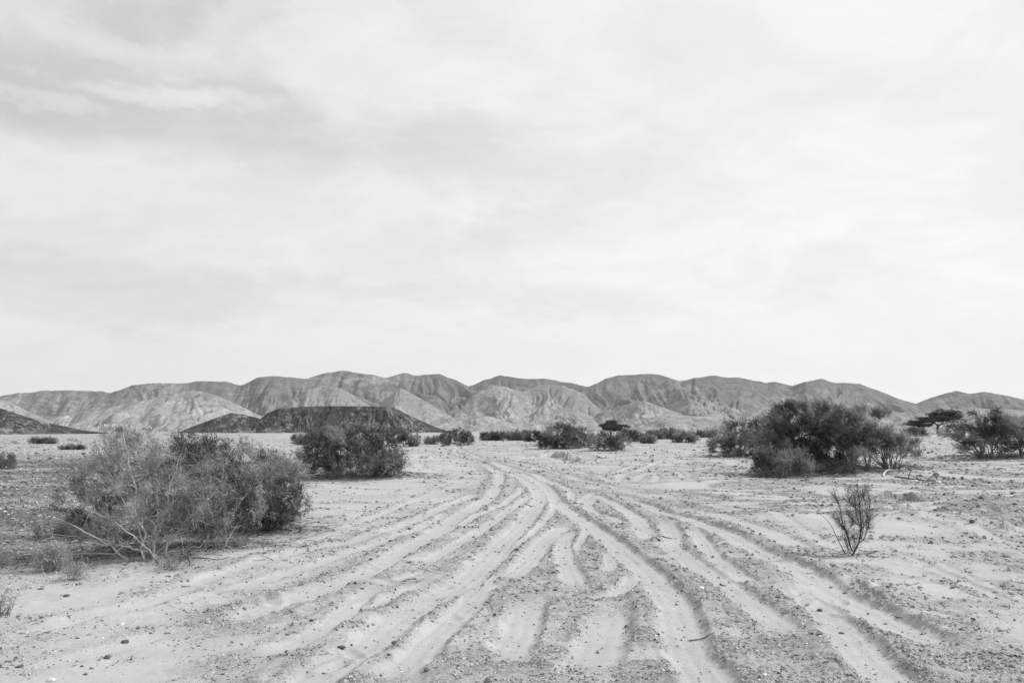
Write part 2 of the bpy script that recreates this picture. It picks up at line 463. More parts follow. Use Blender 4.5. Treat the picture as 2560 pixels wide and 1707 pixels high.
def seg_dist(X, Y, pts, reach, with_sign=False):
    """distance of every vertex to a polyline (np.inf beyond reach), t along it, sign"""
    d2 = np.full(X.shape, 1e9); tt = np.zeros(X.shape); sg = np.ones(X.shape)
    n = len(pts) - 1
    for i in range(n):
        ax, ay = pts[i]; bx, by = pts[i + 1]
        m = (X > min(ax, bx) - reach) & (X < max(ax, bx) + reach) & (Y > min(ay, by) - reach) & (Y < max(ay, by) + reach)
        idx = np.nonzero(m)
        if len(idx[0]) == 0: continue
        x = X[idx]; y = Y[idx]
        ex, ey = bx - ax, by - ay; L = ex * ex + ey * ey + 1e-12
        t = np.clip(((x - ax) * ex + (y - ay) * ey) / L, 0, 1)
        qx = x - ax - ex * t; qy = y - ay - ey * t
        d = qx * qx + qy * qy
        b = d < d2[idx]
        ii = tuple(k[b] for k in idx)
        d2[ii] = d[b]; tt[ii] = (i + t[b]) / n
        if with_sign: sg[ii] = np.sign(ex * qy[b] - ey * qx[b])
    return np.sqrt(d2), tt, sg


def smooth_line(pts, sub=4):
    """Catmull-Rom through the traced points"""
    p = [np.array(q) for q in pts]; p = [2 * p[0] - p[1]] + p + [2 * p[-1] - p[-2]]
    out = []
    for i in range(1, len(p) - 2):
        for k in range(sub):
            t = k / sub
            out.append(.5 * ((2 * p[i]) + (-p[i - 1] + p[i + 1]) * t + (2 * p[i - 1] - 5 * p[i] + 4 * p[i + 1] - p[i + 2]) * t * t + (-p[i - 1] + 3 * p[i] - 3 * p[i + 1] + p[i + 2]) * t ** 3))
    out.append(p[-2])
    return [tuple(q) for q in out]


def surface(X, Y):
    """height, gravel and dark cover (stones, plus painted thicket shade at left) for arrays of points"""
    z = base_height(X, Y)
    # ragged edges
    wx = X + (fbm(X / .22, Y / .22, 21, 4, .7) - .5) * .075; wy = Y + (fbm(X / .22, Y / .22, 33, 4, .7) - .5) * .075
    T = np.zeros(X.shape); DEP = np.zeros(X.shape); B = np.zeros(X.shape); NEAR = np.zeros(X.shape)
    berm_n = .3 + 1.4 * fbm(X / .5, Y / .5, 41, 3)
    for spec, hw, dep, bh in RUTS:
        pts = [G(*q) for q in smooth_line(tr(spec), 3)]
        d, t, _ = seg_dist(wx, wy, pts, hw * 6 + .3)
        ew = min(.3, .9 / max(sum(math.hypot(pts[i + 1][0] - pts[i][0], pts[i + 1][1] - pts[i][1]) for i in range(len(pts) - 1)), .1))
        end = sstep(0, ew, t) * sstep(1, 1 - ew, t)
        tro = sstep(hw * 1.35, hw * .50, d) * (.04 + .96 * end)
        Lt = sum(math.hypot(pts[i + 1][0] - pts[i][0], pts[i + 1][1] - pts[i][1]) for i in range(len(pts) - 1))
        lines = (np.cos(d / hw * 7.5) * .10 + np.sin(t * Lt / .06) * .045 * sstep(.45, .6, berm_n)) * sstep(hw * 1.1, hw * .6, d)
        dp = dep * tro * (1 + lines)
        DEP = np.maximum(DEP, dp); T = np.maximum(T, tro)
        be = np.exp(-((d - hw * 1.75) / (hw * .75)) ** 2) * end * bh
        B = np.maximum(B, be)
        lip = np.exp(-((d - hw * 1.22) / (hw * .22)) ** 2) * end * bh * .35; B = np.maximum(B, be + lip)
        NEAR = np.maximum(NEAR, sstep(hw * 5.5, hw * 1.2, d) * min(1, dep / .05))
    B = B * berm_n
    z = z + (B * .52) * (1 - T) - DEP * .35
    SC = np.zeros(X.shape)
    for spec, s in SCARPS:
        pts = [G(*q) for q in smooth_line(tr(spec), 3)]
        d, t, sg = seg_dist(wx + (wx - X) * 5, wy + (wy - Y) * 5, pts, 3.0, True)
        end = sstep(0, .35, t) * sstep(1, .65, t) * (.35 + 1.3 * sstep(.35, .6, fbm(X / .5, Y / .5, 123, 2)))
        side = np.where(sg > 0, 1.0, 0.0)
        sd_ = d * np.where(sg > 0, 1, -1)
        up = sstep(-.07, .09, sd_) * np.exp(-np.maximum(sd_, 0) / 1.1)
        dn = np.exp(-np.maximum(-sd_, 0) / .8) * (1 - sstep(-.07, .09, sd_)) * .35
        ok = d < 2.9
        z = z + np.where(ok, s * end * (up - dn), 0)
    # gravel cover
    patch = fbm(X / 1.3, Y / .9, 51, 4)
    rough = fbm(X / .3, Y / .3, 55, 3)
    D = np.sqrt(X * X + Y * Y)
    u = X / np.maximum(Y, 1.0)
    g_out = sstep(.50, .64, patch) * .6
    g_right = sstep(.12, .3, u) * sstep(13, 18, D) * sstep(.38, .55, patch)
    lband = fbm(X / 5, Y / 1.6, 57, 4, .6)
    g_left = sstep(-.24, -.40, u + (patch - .5) * .12) * sstep(10, 13.5, D)
    g_far = sstep(30, 50, D) * sstep(.40, .58, patch)
    gr = np.maximum.reduce([NEAR * (.15 + .75 * sstep(.36, .62, rough * .8 + patch * .45)), g_out, g_right, g_left * .9, g_far])
    near_bottom = sstep(9.5, 7, D) * sstep(-.55, -.1, u) * .55
    gr = np.maximum(gr, near_bottom * sstep(.35, .6, patch + rough * .3))
    gr = gr * (1 - .92 * np.clip(T * 1.15, 0, 1))
    gr = np.where(T < .3, np.clip(gr * 1.15, 0, 1), gr)
    pale_left = sstep(-.02, -.2, u) * sstep(14, 10, D) * (1 - NEAR)
    gr = gr * (1 - pale_left * .6)
    dk = np.maximum(g_left * sstep(75, 45, D) * (.32 + .85 * sstep(.36, .60, lband * .7 + patch * .3)), g_right * .55 * sstep(.42, .62, rough) * sstep(60, 30, D))  # dark stones; at left deepened to paint in the near thicket's shade
    dk = dk * (1 - T)
    # roughness relief
    z = z + (lband - .5) * .22 * g_left * sstep(150, 60, D)
    amp = .004 + .034 * gr
    z = z + (fbm(X / .14, Y / .14, 61, 4, .62) - .5) * amp * sstep(80, 20, D)
    z = z + (fbm(X / .45, Y / .30, 71, 3) - .5) * .035 * gr
    clod = sstep(.66, .80, fbm(X / .22, Y / .22, 81, 2)) * gr
    z = z + clod * .014 * sstep(40, 15, D)
    # faint ripples and footprints on the open sand
    rip = sstep(.55, .7, fbm(X / .25, Y / .12, 91, 3)) * (1 - gr) * (1 - T) * sstep(30, 12, D)
    z = z - rip * .008
    rd = np.random.default_rng(515)
    for k in range(110):                                           # scuffs and half-filled footprints
        px, py = (rd.uniform(1900, 2560), rd.uniform(1290, 1560)) if k % 2 else (rd.uniform(0, 1150), rd.uniform(1240, 1660))
        mx, my = G(px, py); a_ = rd.uniform(0, 3.1); ra, rb = rd.uniform(.09, .2), rd.uniform(.05, .09)
        m = np.nonzero((np.abs(X - mx) < .6) & (np.abs(Y - my) < .6))
        qx = X[m] - mx; qy = Y[m] - my; ca, sa = math.cos(a_), math.sin(a_)
        e = ((qx * ca + qy * sa) / ra) ** 2 + ((-qx * sa + qy * ca) / rb) ** 2
        z[m] += rd.uniform(.012, .026) * (-np.exp(-e) + .45 * np.exp(-(np.sqrt(e) - 1.5) ** 2 * 4))
    return z, gr, dk


def rstep(a, b, q):
    n = int(math.ceil(math.log(b / a) / math.log(1 + q)))
    return list(a * (b / a) ** (np.arange(n) / n))

radii = np.array([.4, .9, 1.5, 2.2, 3.0, 3.6] + rstep(4.1, 26, .0032) + rstep(26, 70, .005) + rstep(70, 400, .012) + rstep(400, 4500, .06) + [4500.])
fine_az = np.arange(-37, 37.001, .056)
coarse = np.arange(40, 320.1, 4)
azs = np.radians(np.concatenate([fine_az, coarse]))            # full circle, the last column joins the first
NR, NA = len(radii), len(azs)
RR, AA = np.meshgrid(radii, azs, indexing='ij')
GX = RR * np.sin(AA); GY = RR * np.cos(AA)
nf = len(fine_az)
GZ = np.zeros_like(GX); GG = np.zeros_like(GX); GD = np.zeros_like(GX)
GZ[:, :nf], GG[:, :nf], GD[:, :nf] = surface(GX[:, :nf], GY[:, :nf])
zc = (fbm(GX[:, nf:] / 7, GY[:, nf:] / 7, 3, 3) - .5) * .16
GZ[:, nf:] = zc; GG[:, nf:] = .4
far = sstep(200, 600, RR)
GZ = GZ * (1 - far * .9)
idx = np.arange(NR * NA).reshape(NR, NA)
nxt = np.roll(idx, -1, axis=1)
f = np.stack([idx[:-1, :], nxt[:-1, :], nxt[1:, :], idx[1:, :]], -1).reshape(-1, 4)[:, ::-1]
verts = np.stack([GX, GY, GZ], -1).reshape(-1, 3)
me = mesh_from('ground', verts, f, M_GROUND, True, {'gravel': GG, 'dark': GD})
ground = link('ground', me); ground['kind'] = 'structure'
lr = np.log(radii)


def look(x, y, field=None):
    """bilinear lookup in the fine sector"""
    F = GZ if field is None else field
    x = np.atleast_1d(np.asarray(x, float)); y = np.atleast_1d(np.asarray(y, float))
    r = np.sqrt(x * x + y * y); a = np.degrees(np.arctan2(x, y))
    i = np.clip(np.searchsorted(radii, r) - 1, 0, NR - 2)
    fi = np.clip((r - radii[i]) / (radii[i + 1] - radii[i]), 0, 1)
    ja = np.clip((a + 37) / .056, 0, nf - 1.001); j = ja.astype(int); fj = ja - j
    return (F[i, j] * (1 - fi) + F[i + 1, j] * fi) * (1 - fj) + (F[i, j + 1] * (1 - fi) + F[i + 1, j + 1] * fi) * fj


def zg(x, y): return float(look(x, y)[0])


def ground_hit(px, py):
    """first point where the sight line of a photo pixel meets the built ground"""
    rx_, ry_, rz_ = ray(px, py)
    t = 3.0 * (400 / 3.0) ** (np.arange(1400) / 1399)
    h = CAMH + rz_ * t - look(rx_ * t, ry_ * t)
    b = np.nonzero(h < 0)[0]
    if len(b) == 0:
        x, y = G(px, py); return (x, y, zg(x, y))
    k = max(b[0], 1); q = h[k - 1] / (h[k - 1] - h[k]); tt = t[k - 1] + (t[k] - t[k - 1]) * q
    return (rx_ * tt, ry_ * tt, zg(rx_ * tt, ry_ * tt))


# ------------------------------------------------------------------ hills
def hill_layer(name, pts, D, front, back, mat, seed, spur=.5, cols=None, rows=90, foot=-2.0, freq=1.0, detail=1.0, prof=1.25, crest=1.0):
    """a ridge whose crest follows the skyline traced at distance D; slopes carved by gullies"""
    pts = sorted(pts)
    x0, x1 = pts[0][0], pts[-1][0]
    cols = cols or int((x1 - x0) / 2.2)
    px = np.linspace(x0, x1, cols)
    py = np.interp(px, [p[0] for p in pts], [p[1] for p in pts])
    k = np.array([.1, .2, .4, .2, .1])                              # round the traced corners
    pyp = np.pad(py, 2, mode='edge'); py = sum(k[i] * pyp[i:i + cols] for i in range(5))
    py = py + (fbm(px / 26, px * 0, seed + 77, 4, .6) - .5) * 5.0 * crest
    cp, sp = math.cos(PITCH), math.sin(PITCH)
    dx = (px - 1280) / FPX; dy = (853.5 - py) / FPX
    ry = cp - dy * sp; u = dx / ry; v = (sp + dy * cp) / ry
    t = np.concatenate([np.linspace(0, 1, rows), 1 + np.linspace(0.03, 1, 24)])
    U, Tt = np.meshgrid(u, t); V = np.meshgrid(v, t)[0]
    wob = (fbm(U * 6 * freq, U * 0 + seed, seed, 3) - .5)
    # the crest wanders in depth, its height follows so that the skyline stays
    Dr = D * (1 + .10 * wob)
    footv = front * (1 + .5 * (fbm(U * 9 * freq, U * 0 + 3.3, seed + 5, 3) - .5) * 2)
    tf = np.minimum(Tt, 1); tb = np.maximum(Tt - 1, 0)
    Y = Dr - footv * (1 - tf) + back * tb
    X = U * Dr + (U * (Y - Dr)) * .55
    Hc = CAMH + V * Dr
    s = 1 - tf
    warp = (fbm(U * 9 * freq, s * 2.2, seed + 9, 3) - .5)
    Uw = U + warp * .10 / freq + s * .05 * np.sin(U * 11 * freq + seed)
    def rid(F, S, sd):
        n = vnoise(Uw * F * freq, s * S, sd); n = 1 - np.abs(2 * n - 1); return n
    def wr(k, m_, sd):
        return (fbm(U * k * freq + 3, s * m_, sd, 3) - .5)
    Uw = Uw + wr(26, 5, seed + 60) * .022 / freq
    g = .46 * rid(7.5, 1.0, seed + 1) ** 2.6 + .32 * rid(19, 2.0, seed + 2) ** 2.2 + .22 * rid(46, 3.6, seed + 3) ** 1.8 + .14 * rid(110, 6, seed + 4) ** 1.4 + .07 * rid(240, 9, seed + 6)
    env = (np.clip(s * 5.5, 0, 1) ** .8) * (.35 + .65 * np.clip((1 - s) * 3, 0, 1))
    Pf = (1 - s) ** prof * .65 + .35 * sstep(0, 1, 1 - s)
    Z = Hc * Pf - Hc * g * spur * env * Pf ** .5 * .8
    Z = Z + Hc * detail * .045 * (fbm(U * 60 * freq, s * 14, seed + 31, 4, .6) - .5) * np.clip(s * 9, 0.15, 1)
    Z = np.where(Tt > 1, Hc * (1 - tb ** 1.3) + Hc * detail * .045 * (fbm(U * 60 * freq, s * 14, seed + 31, 4, .6) - .5) * .15, Z)
    Z = Z * 1.0 + foot * (1 - Pf) * 1.0
    Z[0] = foot - 3
    Z[-1] = foot - 3
    nr, nc = Z.shape
    idx = np.arange(nr * nc).reshape(nr, nc)
    f = np.stack([idx[:-1, :-1], idx[:-1, 1:], idx[1:, 1:], idx[1:, :-1]], -1).reshape(-1, 4)
    me = mesh_from(name, np.stack([X, Y, Z], -1).reshape(-1, 3), f, mat, True, {'gully': g})
    o = link(name, me); o['kind'] = 'structure'
    return o


def ov(*pts): return [(p[0] * 1.08844, p[1] * 1.08844) for p in pts]

SKY = ov((-260, 925), (-100, 915), (0, 908), (40, 903), (75, 902), (100, 897), (160, 896), (235, 898), (252, 903), (300, 886), (350, 880), (420, 880), (450, 876), (520, 877), (555, 885), (590, 868), (625, 862),
         (690, 870), (705, 870), (740, 857), (790, 851), (850, 860), (885, 868), (925, 856), (960, 862), (1010, 859), (1050, 875), (1078, 888), (1110, 872), (1150, 862), (1200, 870), (1250, 869), (1310, 880),
         (1355, 889), (1390, 870), (1420, 861), (1480, 859), (1515, 861), (1560, 876), (1590, 868), (1640, 863), (1700, 868), (1760, 879), (1780, 876), (1820, 886), (1850, 876), (1885, 870), (1920, 880), (1970, 881),
         (2020, 897), (2070, 918), (2105, 927), (2140, 913), (2195, 898), (2230, 905), (2260, 900), (2300, 906), (2352, 917), (2500, 925), (2650, 950))
hill_layer('hills', SKY, 2400, 620, 700, M_RANGE, 11, spur=.95, rows=170, detail=1.5)
# spurs and lower hills standing in front of the main range
FRONT = [
    (ov((560, 990), (600, 960), (650, 925), (700, 898), (740, 884), (780, 890), (840, 925), (890, 960), (930, 990)), 2050, 330, 23),
    (ov((820, 990), (850, 955), (890, 915), (920, 890), (950, 905), (1000, 935), (1050, 965), (1090, 990)), 1950, 300, 29),
    (ov((1010, 990), (1050, 950), (1090, 905), (1130, 885), (1160, 888), (1200, 900), (1240, 885), (1290, 884), (1340, 905), (1380, 940), (1420, 990)), 2000, 320, 37),
    (ov((1180, 990), (1230, 960), (1280, 938), (1320, 940), (1360, 962), (1400, 990)), 1700, 240, 43),
    (ov((1330, 990), (1380, 955), (1430, 932), (1480, 920), (1530, 938), (1590, 958), (1650, 990)), 1800, 260, 47),
    (ov((1490, 990), (1540, 930), (1580, 912), (1620, 932), (1680, 960), (1740, 990)), 1850, 260, 53),
    (ov((1370, 992), (1450, 962), (1540, 952), (1640, 958), (1740, 970), (1830, 992)), 1500, 220, 59),
    (ov((1650, 990), (1720, 950), (1790, 915), (1850, 905), (1900, 925), (1980, 955), (2080, 990)), 1950, 300, 61),
    (ov((1850, 990), (1940, 962), (2040, 945), (2130, 950), (2230, 935), (2330, 940), (2450, 960), (2560, 990)), 1700, 240, 67),
    (ov((900, 992), (960, 968), (1040, 960), (1120, 955), (1180, 972), (1240, 992)), 1500, 200, 71),
    (ov((240, 990), (330, 940), (400, 905), (450, 896), (500, 908), (560, 935), (620, 965), (680, 990)), 2000, 300, 73),
    (ov((-200, 960), (-60, 925), (0, 917), (30, 926), (60, 945), (110, 965), (180, 985), (220, 992)), 1500, 200, 79),
]
for i, (pts, D, fr, sd_) in enumerate(FRONT):
    hill_layer('hills', pts, D, fr, 260, M_FOOT if i != 11 else M_PALE, sd_, spur=.75, detail=1.4, rows=70, freq=1.8, cols=int((pts[-1][0] - pts[0][0]) / 1.8))
hill_layer('pale_hill', ov((20, 990), (80, 972), (150, 955), (230, 942), (300, 924), (350, 916), (400, 908), (430, 909), (480, 924), (530, 943), (590, 952), (640, 958), (700, 975), (760, 990)), 1250, 330, 260, M_PALE, 83, spur=.95, detail=1.4, rows=100, freq=2.2, cols=560)
hill_layer('pale_hill', ov((190, 992), (260, 968), (310, 955), (370, 950), (420, 962), (500, 975), (580, 992)), 1080, 140, 100, M_PALE, 87, spur=.95, detail=1.4, rows=60, freq=3.2, cols=360)
hill_layer('dark_hill', ov((415, 994), (440, 980), (470, 969), (500, 958), (530, 949), (560, 952), (600, 962), (625, 968), (660, 992)), 620, 90, 70, M_DARK, 97, spur=.8, detail=2.2, rows=80, freq=5, cols=280, prof=.9)
hill_layer('dark_hill', ov((560, 994), (590, 968), (615, 948), (640, 939), (700, 933), (780, 932), (850, 933), (903, 935), (920, 944), (950, 958), (985, 974), (1020, 988), (1045, 994)), 680, 110, 120, M_DARK, 101, spur=.85, detail=1.8, crest=.5, rows=90, freq=5, cols=420, prof=.8)
hill_layer('dark_hill', ov((-220, 900), (-80, 915), (0, 937), (30, 948), (80, 963), (130, 976), (165, 987), (200, 995)), 420, 110, 90, M_DARK, 103, spur=.6, detail=1.5, rows=80, freq=5, cols=300, prof=.9)

# ------------------------------------------------------------------ gravel: pebbles nobody could count
OCT = np.array([(1, 0, 0), (-.5, .87, 0), (-.5, -.87, 0), (.3, .2, .8), (-.45, -.15, .65), (0, 0, -.8)], float)
OCF = np.array([(0, 1, 3), (1, 4, 3), (1, 2, 4), (2, 0, 4), (0, 3, 4), (0, 5, 1), (1, 5, 2), (2, 5, 0)], int)


def pebbles(name, n, seed, ymin, ymax, smin, smax, power):
    r = np.random.default_rng(seed)
    px = r.uniform(-160, 2720, n); py = ymin + (ymax - ymin) * r.random(n)
    dx = (px - 1280) / FPX; dy = (853.5 - py) / FPX
    cp, sp = math.cos(PITCH), math.sin(PITCH)
    ry = cp - dy * sp; rz = sp + dy * cp; t = CAMH / -rz
    x = dx * t; y = ry * t
    g = look(x, y, GG); dk = look(x, y, GD)
    cl = fbm(x / .4, y / .28, 301, 4, .6)
    keep = r.random(n) < np.clip(.012 + 1.15 * g * sstep(.28, .60, cl) + .8 * dk, 0, 1)
    x, y, g, dk = x[keep], y[keep], g[keep], dk[keep]; m = len(x)
    D = np.hypot(x, y)
    s = (smin + (smax - smin) * r.random(m) ** power) * D / FPX
    s = np.minimum(s, .16)
    a = r.uniform(0, 6.283, m); ca, sa = np.cos(a), np.sin(a)
    sh = OCT[None] * r.uniform(.6, 1.3, (m, 6, 3))
    sx = s * r.uniform(.8, 1.5, m); sy = s * r.uniform(.6, 1.0, m); sz = s * r.uniform(.4, .95, m)
    vx = sh[:, :, 0] * sx[:, None]; vy = sh[:, :, 1] * sy[:, None]; vz = sh[:, :, 2] * sz[:, None]
    z = look(x, y)
    V = np.stack([vx * ca[:, None] - vy * sa[:, None] + x[:, None], vx * sa[:, None] + vy * ca[:, None] + y[:, None], vz + (z + sz * .15)[:, None]], -1)
    F = (OCF[None] + (np.arange(m) * 6)[:, None, None]).reshape(-1, 3)
    tone = np.clip(r.normal(.44, .22, m) - .2 * dk, 0.02, 1); tone = np.where(r.random(m) < .03, .95, tone)
    me = mesh_from(name, V.reshape(-1, 3), F, M_PEB, False, {'tone': np.repeat(tone, 6)})
    o = link(name, me); o['kind'] = 'stuff'; o['label'] = 'grey and pale gravel strewn over the sand between the wheel ruts'; o['category'] = 'gravel'
    return o

pebbles('gravel', 330000, 5, 1096, 1740, 1.0, 6.0, 7.0)

# ------------------------------------------------------------------ rocks and sticks
def rock_mesh(name, sx, sy, sz, seed, mat):
    r = np.random.default_rng(seed)
    import bmesh
    bm = bmesh.new(); bmesh.ops.create_icosphere(bm, subdivisions=3, radius=1)
    planes = [(r.normal(size=3), r.uniform(.55, .9)) for _ in range(9)]
    for v in bm.verts:
        p = np.array(v.co)
        for nrm, d in planes:
            nn = nrm / np.linalg.norm(nrm); k = p @ nn
            if k > d: p = p - nn * (k - d) * .95
        p = p * (1 + .05 * math.sin(5 * p[0] + seed) * math.cos(6 * p[1] + seed))
        v.co = (p[0] * sx, p[1] * sy, p[2] * sz)
    me = bpy.data.meshes.new(name); bm.to_mesh(me); bm.free(); me.materials.append(mat)
    return me


def rock(px, py, wpx, flat, mat, label, seed, group='stones lying on the sand'):
    x, y, z = ground_hit(px, py)
    s = wpx / 2 * y / FPX
    o = link('rock', rock_mesh('rock', s, s * .75, s * flat, seed, mat), None, (x, y, z + s * flat * .35), seed * 1.3)
    return tag(o, label, 'rock', group)

ROCKS = [
    (1753, 1471, 20, .45, 'l', 'white flat stone on the gravel ridge right of the wide central rut'),
    (2048, 1527, 17, .7, 'd', 'dark pointed stone at the edge of the right-hand rut below the small shrub'),
    (1993, 1521, 12, .6, 'd', 'small dark stone just left of the dark pointed stone'),
    (2019, 1512, 13, .5, 'm', 'grey flat stone between the two dark stones of the right-hand rut'),
    (2104, 1583, 15, .4, 'd', 'dark flat stone at the foot of the ridge below the right-hand rut'),
    (1912, 1687, 17, .45, 'l', 'pale rounded stone near the bottom edge of the picture right of the wide rut'),
    (987, 1608, 22, .4, 'd', 'long dark stone lying on the ridge left of the picture centre'),
    (853, 1620, 24, .45, 'd', 'broad dark stone in the gravel at lower left of centre'),
    (731, 1562, 15, .8, 'd', 'dark lump of stone at the left end of the shallow rut'),
    (778, 1552, 12, .7, 'd', 'dark lump of stone just right of the one at the end of the shallow rut'),
    (1218, 1704, 24, .6, 'd', 'dark stone cut by the bottom edge of the picture near the centre'),
    (1067, 1676, 15, .7, 'd', 'small black stone near the bottom edge left of the central ridge'),
    (313, 1606, 20, .6, 'd', 'dark clod of stone on the lower left sand ridge'),
    (267, 1645, 22, .6, 'd', 'dark clod of stone below the one on the lower left sand ridge'),
    (305, 1561, 15, .5, 'l', 'small white stone on the smooth sand at lower left'),
    (48, 1666, 24, .3, 'd', 'flat dark stone close to the lower left corner'),
    (128, 1701, 26, .4, 'l', 'white stone cut by the bottom edge near the lower left corner'),
    (1565, 1567, 13, .7, 'd', 'dark stone on the ridge between the two widest central ruts'),
    (1237, 1538, 11, .8, 'd', 'small black stone at the left of the stony central ridge'),
    (1371, 1401, 9, .9, 'l', 'tiny white upright stone on the tip of the central gravel ridge'),
    (1495, 1632, 14, .8, 'm', 'small pointed grey stone on smooth sand in the central rut'),
    (2287, 1204, 17, .6, 'l', 'pale rounded stone on the left of the fallen branch'),
    (2346, 1208, 18, .6, 'l', 'pale rounded stone at the right end of the fallen branch'),
    (2339, 1189, 18, .8, 'm', 'grey angular stone behind the fallen branch'),
    (2321, 1133, 9, .8, 'd', 'dark boulder on the open ground between the big bush and the far right bush'),
    (2501, 1172, 12, .45, 'd', 'dark flat stone in front of the far right bush'),
    (2062, 1183, 16, .4, 'l', 'pale flat stone at the foot of the big dark bush'),
    (2430, 1305, 18, .6, 'd', 'dark stone on the low gravel bank right of the small shrub'),
    (2281, 1287, 9, .6, 'd', 'small black stone on the gravel bank just right of the small shrub'),
    (1978, 1244, 10, .6, 'd', 'dark stone on the pebbly slope left above the small shrub'),
    (340, 1420, 10, .6, 'm', 'grey stone beside the twigs at the foot of the near left bush'),
    (167, 1490, 16, .5, 'd', 'dark stone on the sand below the pale grassy tuft'),
]
MS = {'l': M_ST_LT, 'd': M_ST_DK, 'm': M_ST_MD}
for i, (px, py, wp, fl, mk, lab) in enumerate(ROCKS):
    rock(px, py, wp, fl, MS[mk], lab, i + 3)
# further stones that nothing tells apart
rr = np.random.default_rng(99)
protos = [rock_mesh('rock', 1, .75, .5, 60 + k, MS['dm'[k % 2]]) for k in range(6)]
cnt = 0
while cnt < 90:
    px, py = rr.uniform(850, 2540), rr.uniform(1200, 1690)
    x, y, z = ground_hit(px, py)
    if float(look(x, y, GG)[0]) < .45: continue
    s = rr.uniform(3.0, 6.0) * y / FPX
    o = link('rock', protos[cnt % 6], None, (x, y, z + s * .15), rr.uniform(0, 6)); o.scale = (s, s, s)
    tag(o, 'small stone among the gravel of the ridges between the ruts', 'rock', 'small stones on the gravel ridges')
    cnt += 1


def tube(paths, sides=5):
    """paths: list of (points Nx3, radii N) -> verts, faces (quads)"""
    V = []; F = []; base = 0
    ang = np.arange(sides) * 2 * math.pi / sides
    for pts, rad in paths:
        pts = np.asarray(pts, float); n = len(pts)
        if n < 2: continue
        tg = np.gradient(pts, axis=0); tg /= np.linalg.norm(tg, axis=1, keepdims=True) + 1e-9
        up = np.array([.31, .77, .2]); a = np.cross(tg, up); a /= np.linalg.norm(a, axis=1, keepdims=True) + 1e-9
        b = np.cross(tg, a)
        ring = pts[:, None] + (a[:, None] * np.cos(ang)[None, :, None] + b[:, None] * np.sin(ang)[None, :, None]) * np.asarray(rad)[:, None, None]
        V.append(ring.reshape(-1, 3))
        i = np.arange(n - 1)[:, None] * sides + np.arange(sides)[None]; j = np.arange(n - 1)[:, None] * sides + (np.arange(sides)[None] + 1) % sides
        F.append((np.stack([i, j, j + sides, i + sides], -1) + base).reshape(-1, 4)); base += n * sides
    return np.concatenate(V), np.concatenate(F)


def bez(a, b, c, n):
    t = np.linspace(0, 1, n)[:, None]
    return a * (1 - t) ** 2 + 2 * b * t * (1 - t) + c * t * t


def stick(pix, rad, mat, label, name='stick', cat='stick', lift=.01, arch=0.0, extra=()):
    pts = []
    for k, (px, py) in enumerate(pix):
        x, y, z = ground_hit(px, py)
        t = k / (len(pix) - 1)
        pts.append((x, y, z + lift + arch * 4 * t * (1 - t)))
    pts = np.array(smooth_line(pts, 3)); o = pts[0].copy()
    paths = [(pts - o, np.linspace(rad, rad * .35, len(pts)))]
    for (i, dx, dy, dz) in extra:
        p = pts[min(i, len(pts) - 1)] - o; q = p + np.array((dx, dy, dz))
        paths.append((bez(p, (p + q) / 2 + np.array((0, 0, abs(dz) * .3)), q, 5), np.linspace(rad * .6, rad * .2, 5)))
    v, f = tube(paths)
    ob = link(name, mesh_from(name, v, f, mat, True), None, tuple(o))
    return tag(ob, label, cat, 'dead wood lying on the sand')

stick([(2207, 1191), (2213, 1186), (2222, 1183), (2236, 1181), (2246, 1183)], .035, M_ST_LT, 'bleached curved branch arching over the sand in front of the big bush', 'dead_branch', 'branch', arch=.12)
stick([(2238, 1193), (2262, 1196), (2290, 1200), (2320, 1203), (2345, 1206), (2368, 1208)], .04, M_BARK, 'long fallen branch lying between pale stones on the right', 'dead_branch', 'branch', .03, extra=((4, .1, -.1, .3), (9, .3, -.1, .25), (7, -.3, .2, .15)))
stick([(1723, 1603), (1752, 1599), (1772, 1590), (1787, 1582)], .006, M_BARK, 'thin bent twig lying across the gravel beside the wide rut')
stick([(1317, 1261), (1325, 1265), (1339, 1267)], .008, M_BARK_DARK, 'short curved dark twig lying in the smooth rut near the centre')
stick([(1655, 1341), (1668, 1345), (1681, 1347)], .010, M_BARK_DARK, 'dark straight twig lying in the second rut right of centre')
stick([(1944, 1427), (1962, 1432), (1979, 1438), (1983, 1443)], .008, M_BARK, 'grey twig lying along the ridge above the right-hand rut')
stick([(2016, 1433), (2028, 1433), (2040, 1433)], .008, M_BARK_PALE, 'pale straight twig lying in the upper right rut')
stick([(1800, 1461), (1808, 1465), (1816, 1466)], .009, M_BARK_DARK, 'short dark twig lying on sand right of the white stone')
stick([(480, 1396), (510, 1396), (545, 1400), (575, 1393)], .008, M_BARK_DARK, 'long dark twig lying on the sand right of the near left bush')
stick([(2238, 1543), (2246, 1546), (2256, 1545)], .006, M_BARK_DARK, 'little dark twig lying in the far right rut')
stick([(454, 1467), (466, 1467), (477, 1467)], .006, M_BARK, 'short straight grey twig lying on the open sand at lower left')
stick([(383, 1490), (398, 1492), (415, 1491)], .006, M_BARK_PALE, 'thin pale twig lying on the open sand at lower left')
stick([(1251, 1213), (1256, 1218), (1261, 1221)], .012, M_BARK_DARK, 'dark slanting twig sticking out of the sand by the far ruts', arch=.05)

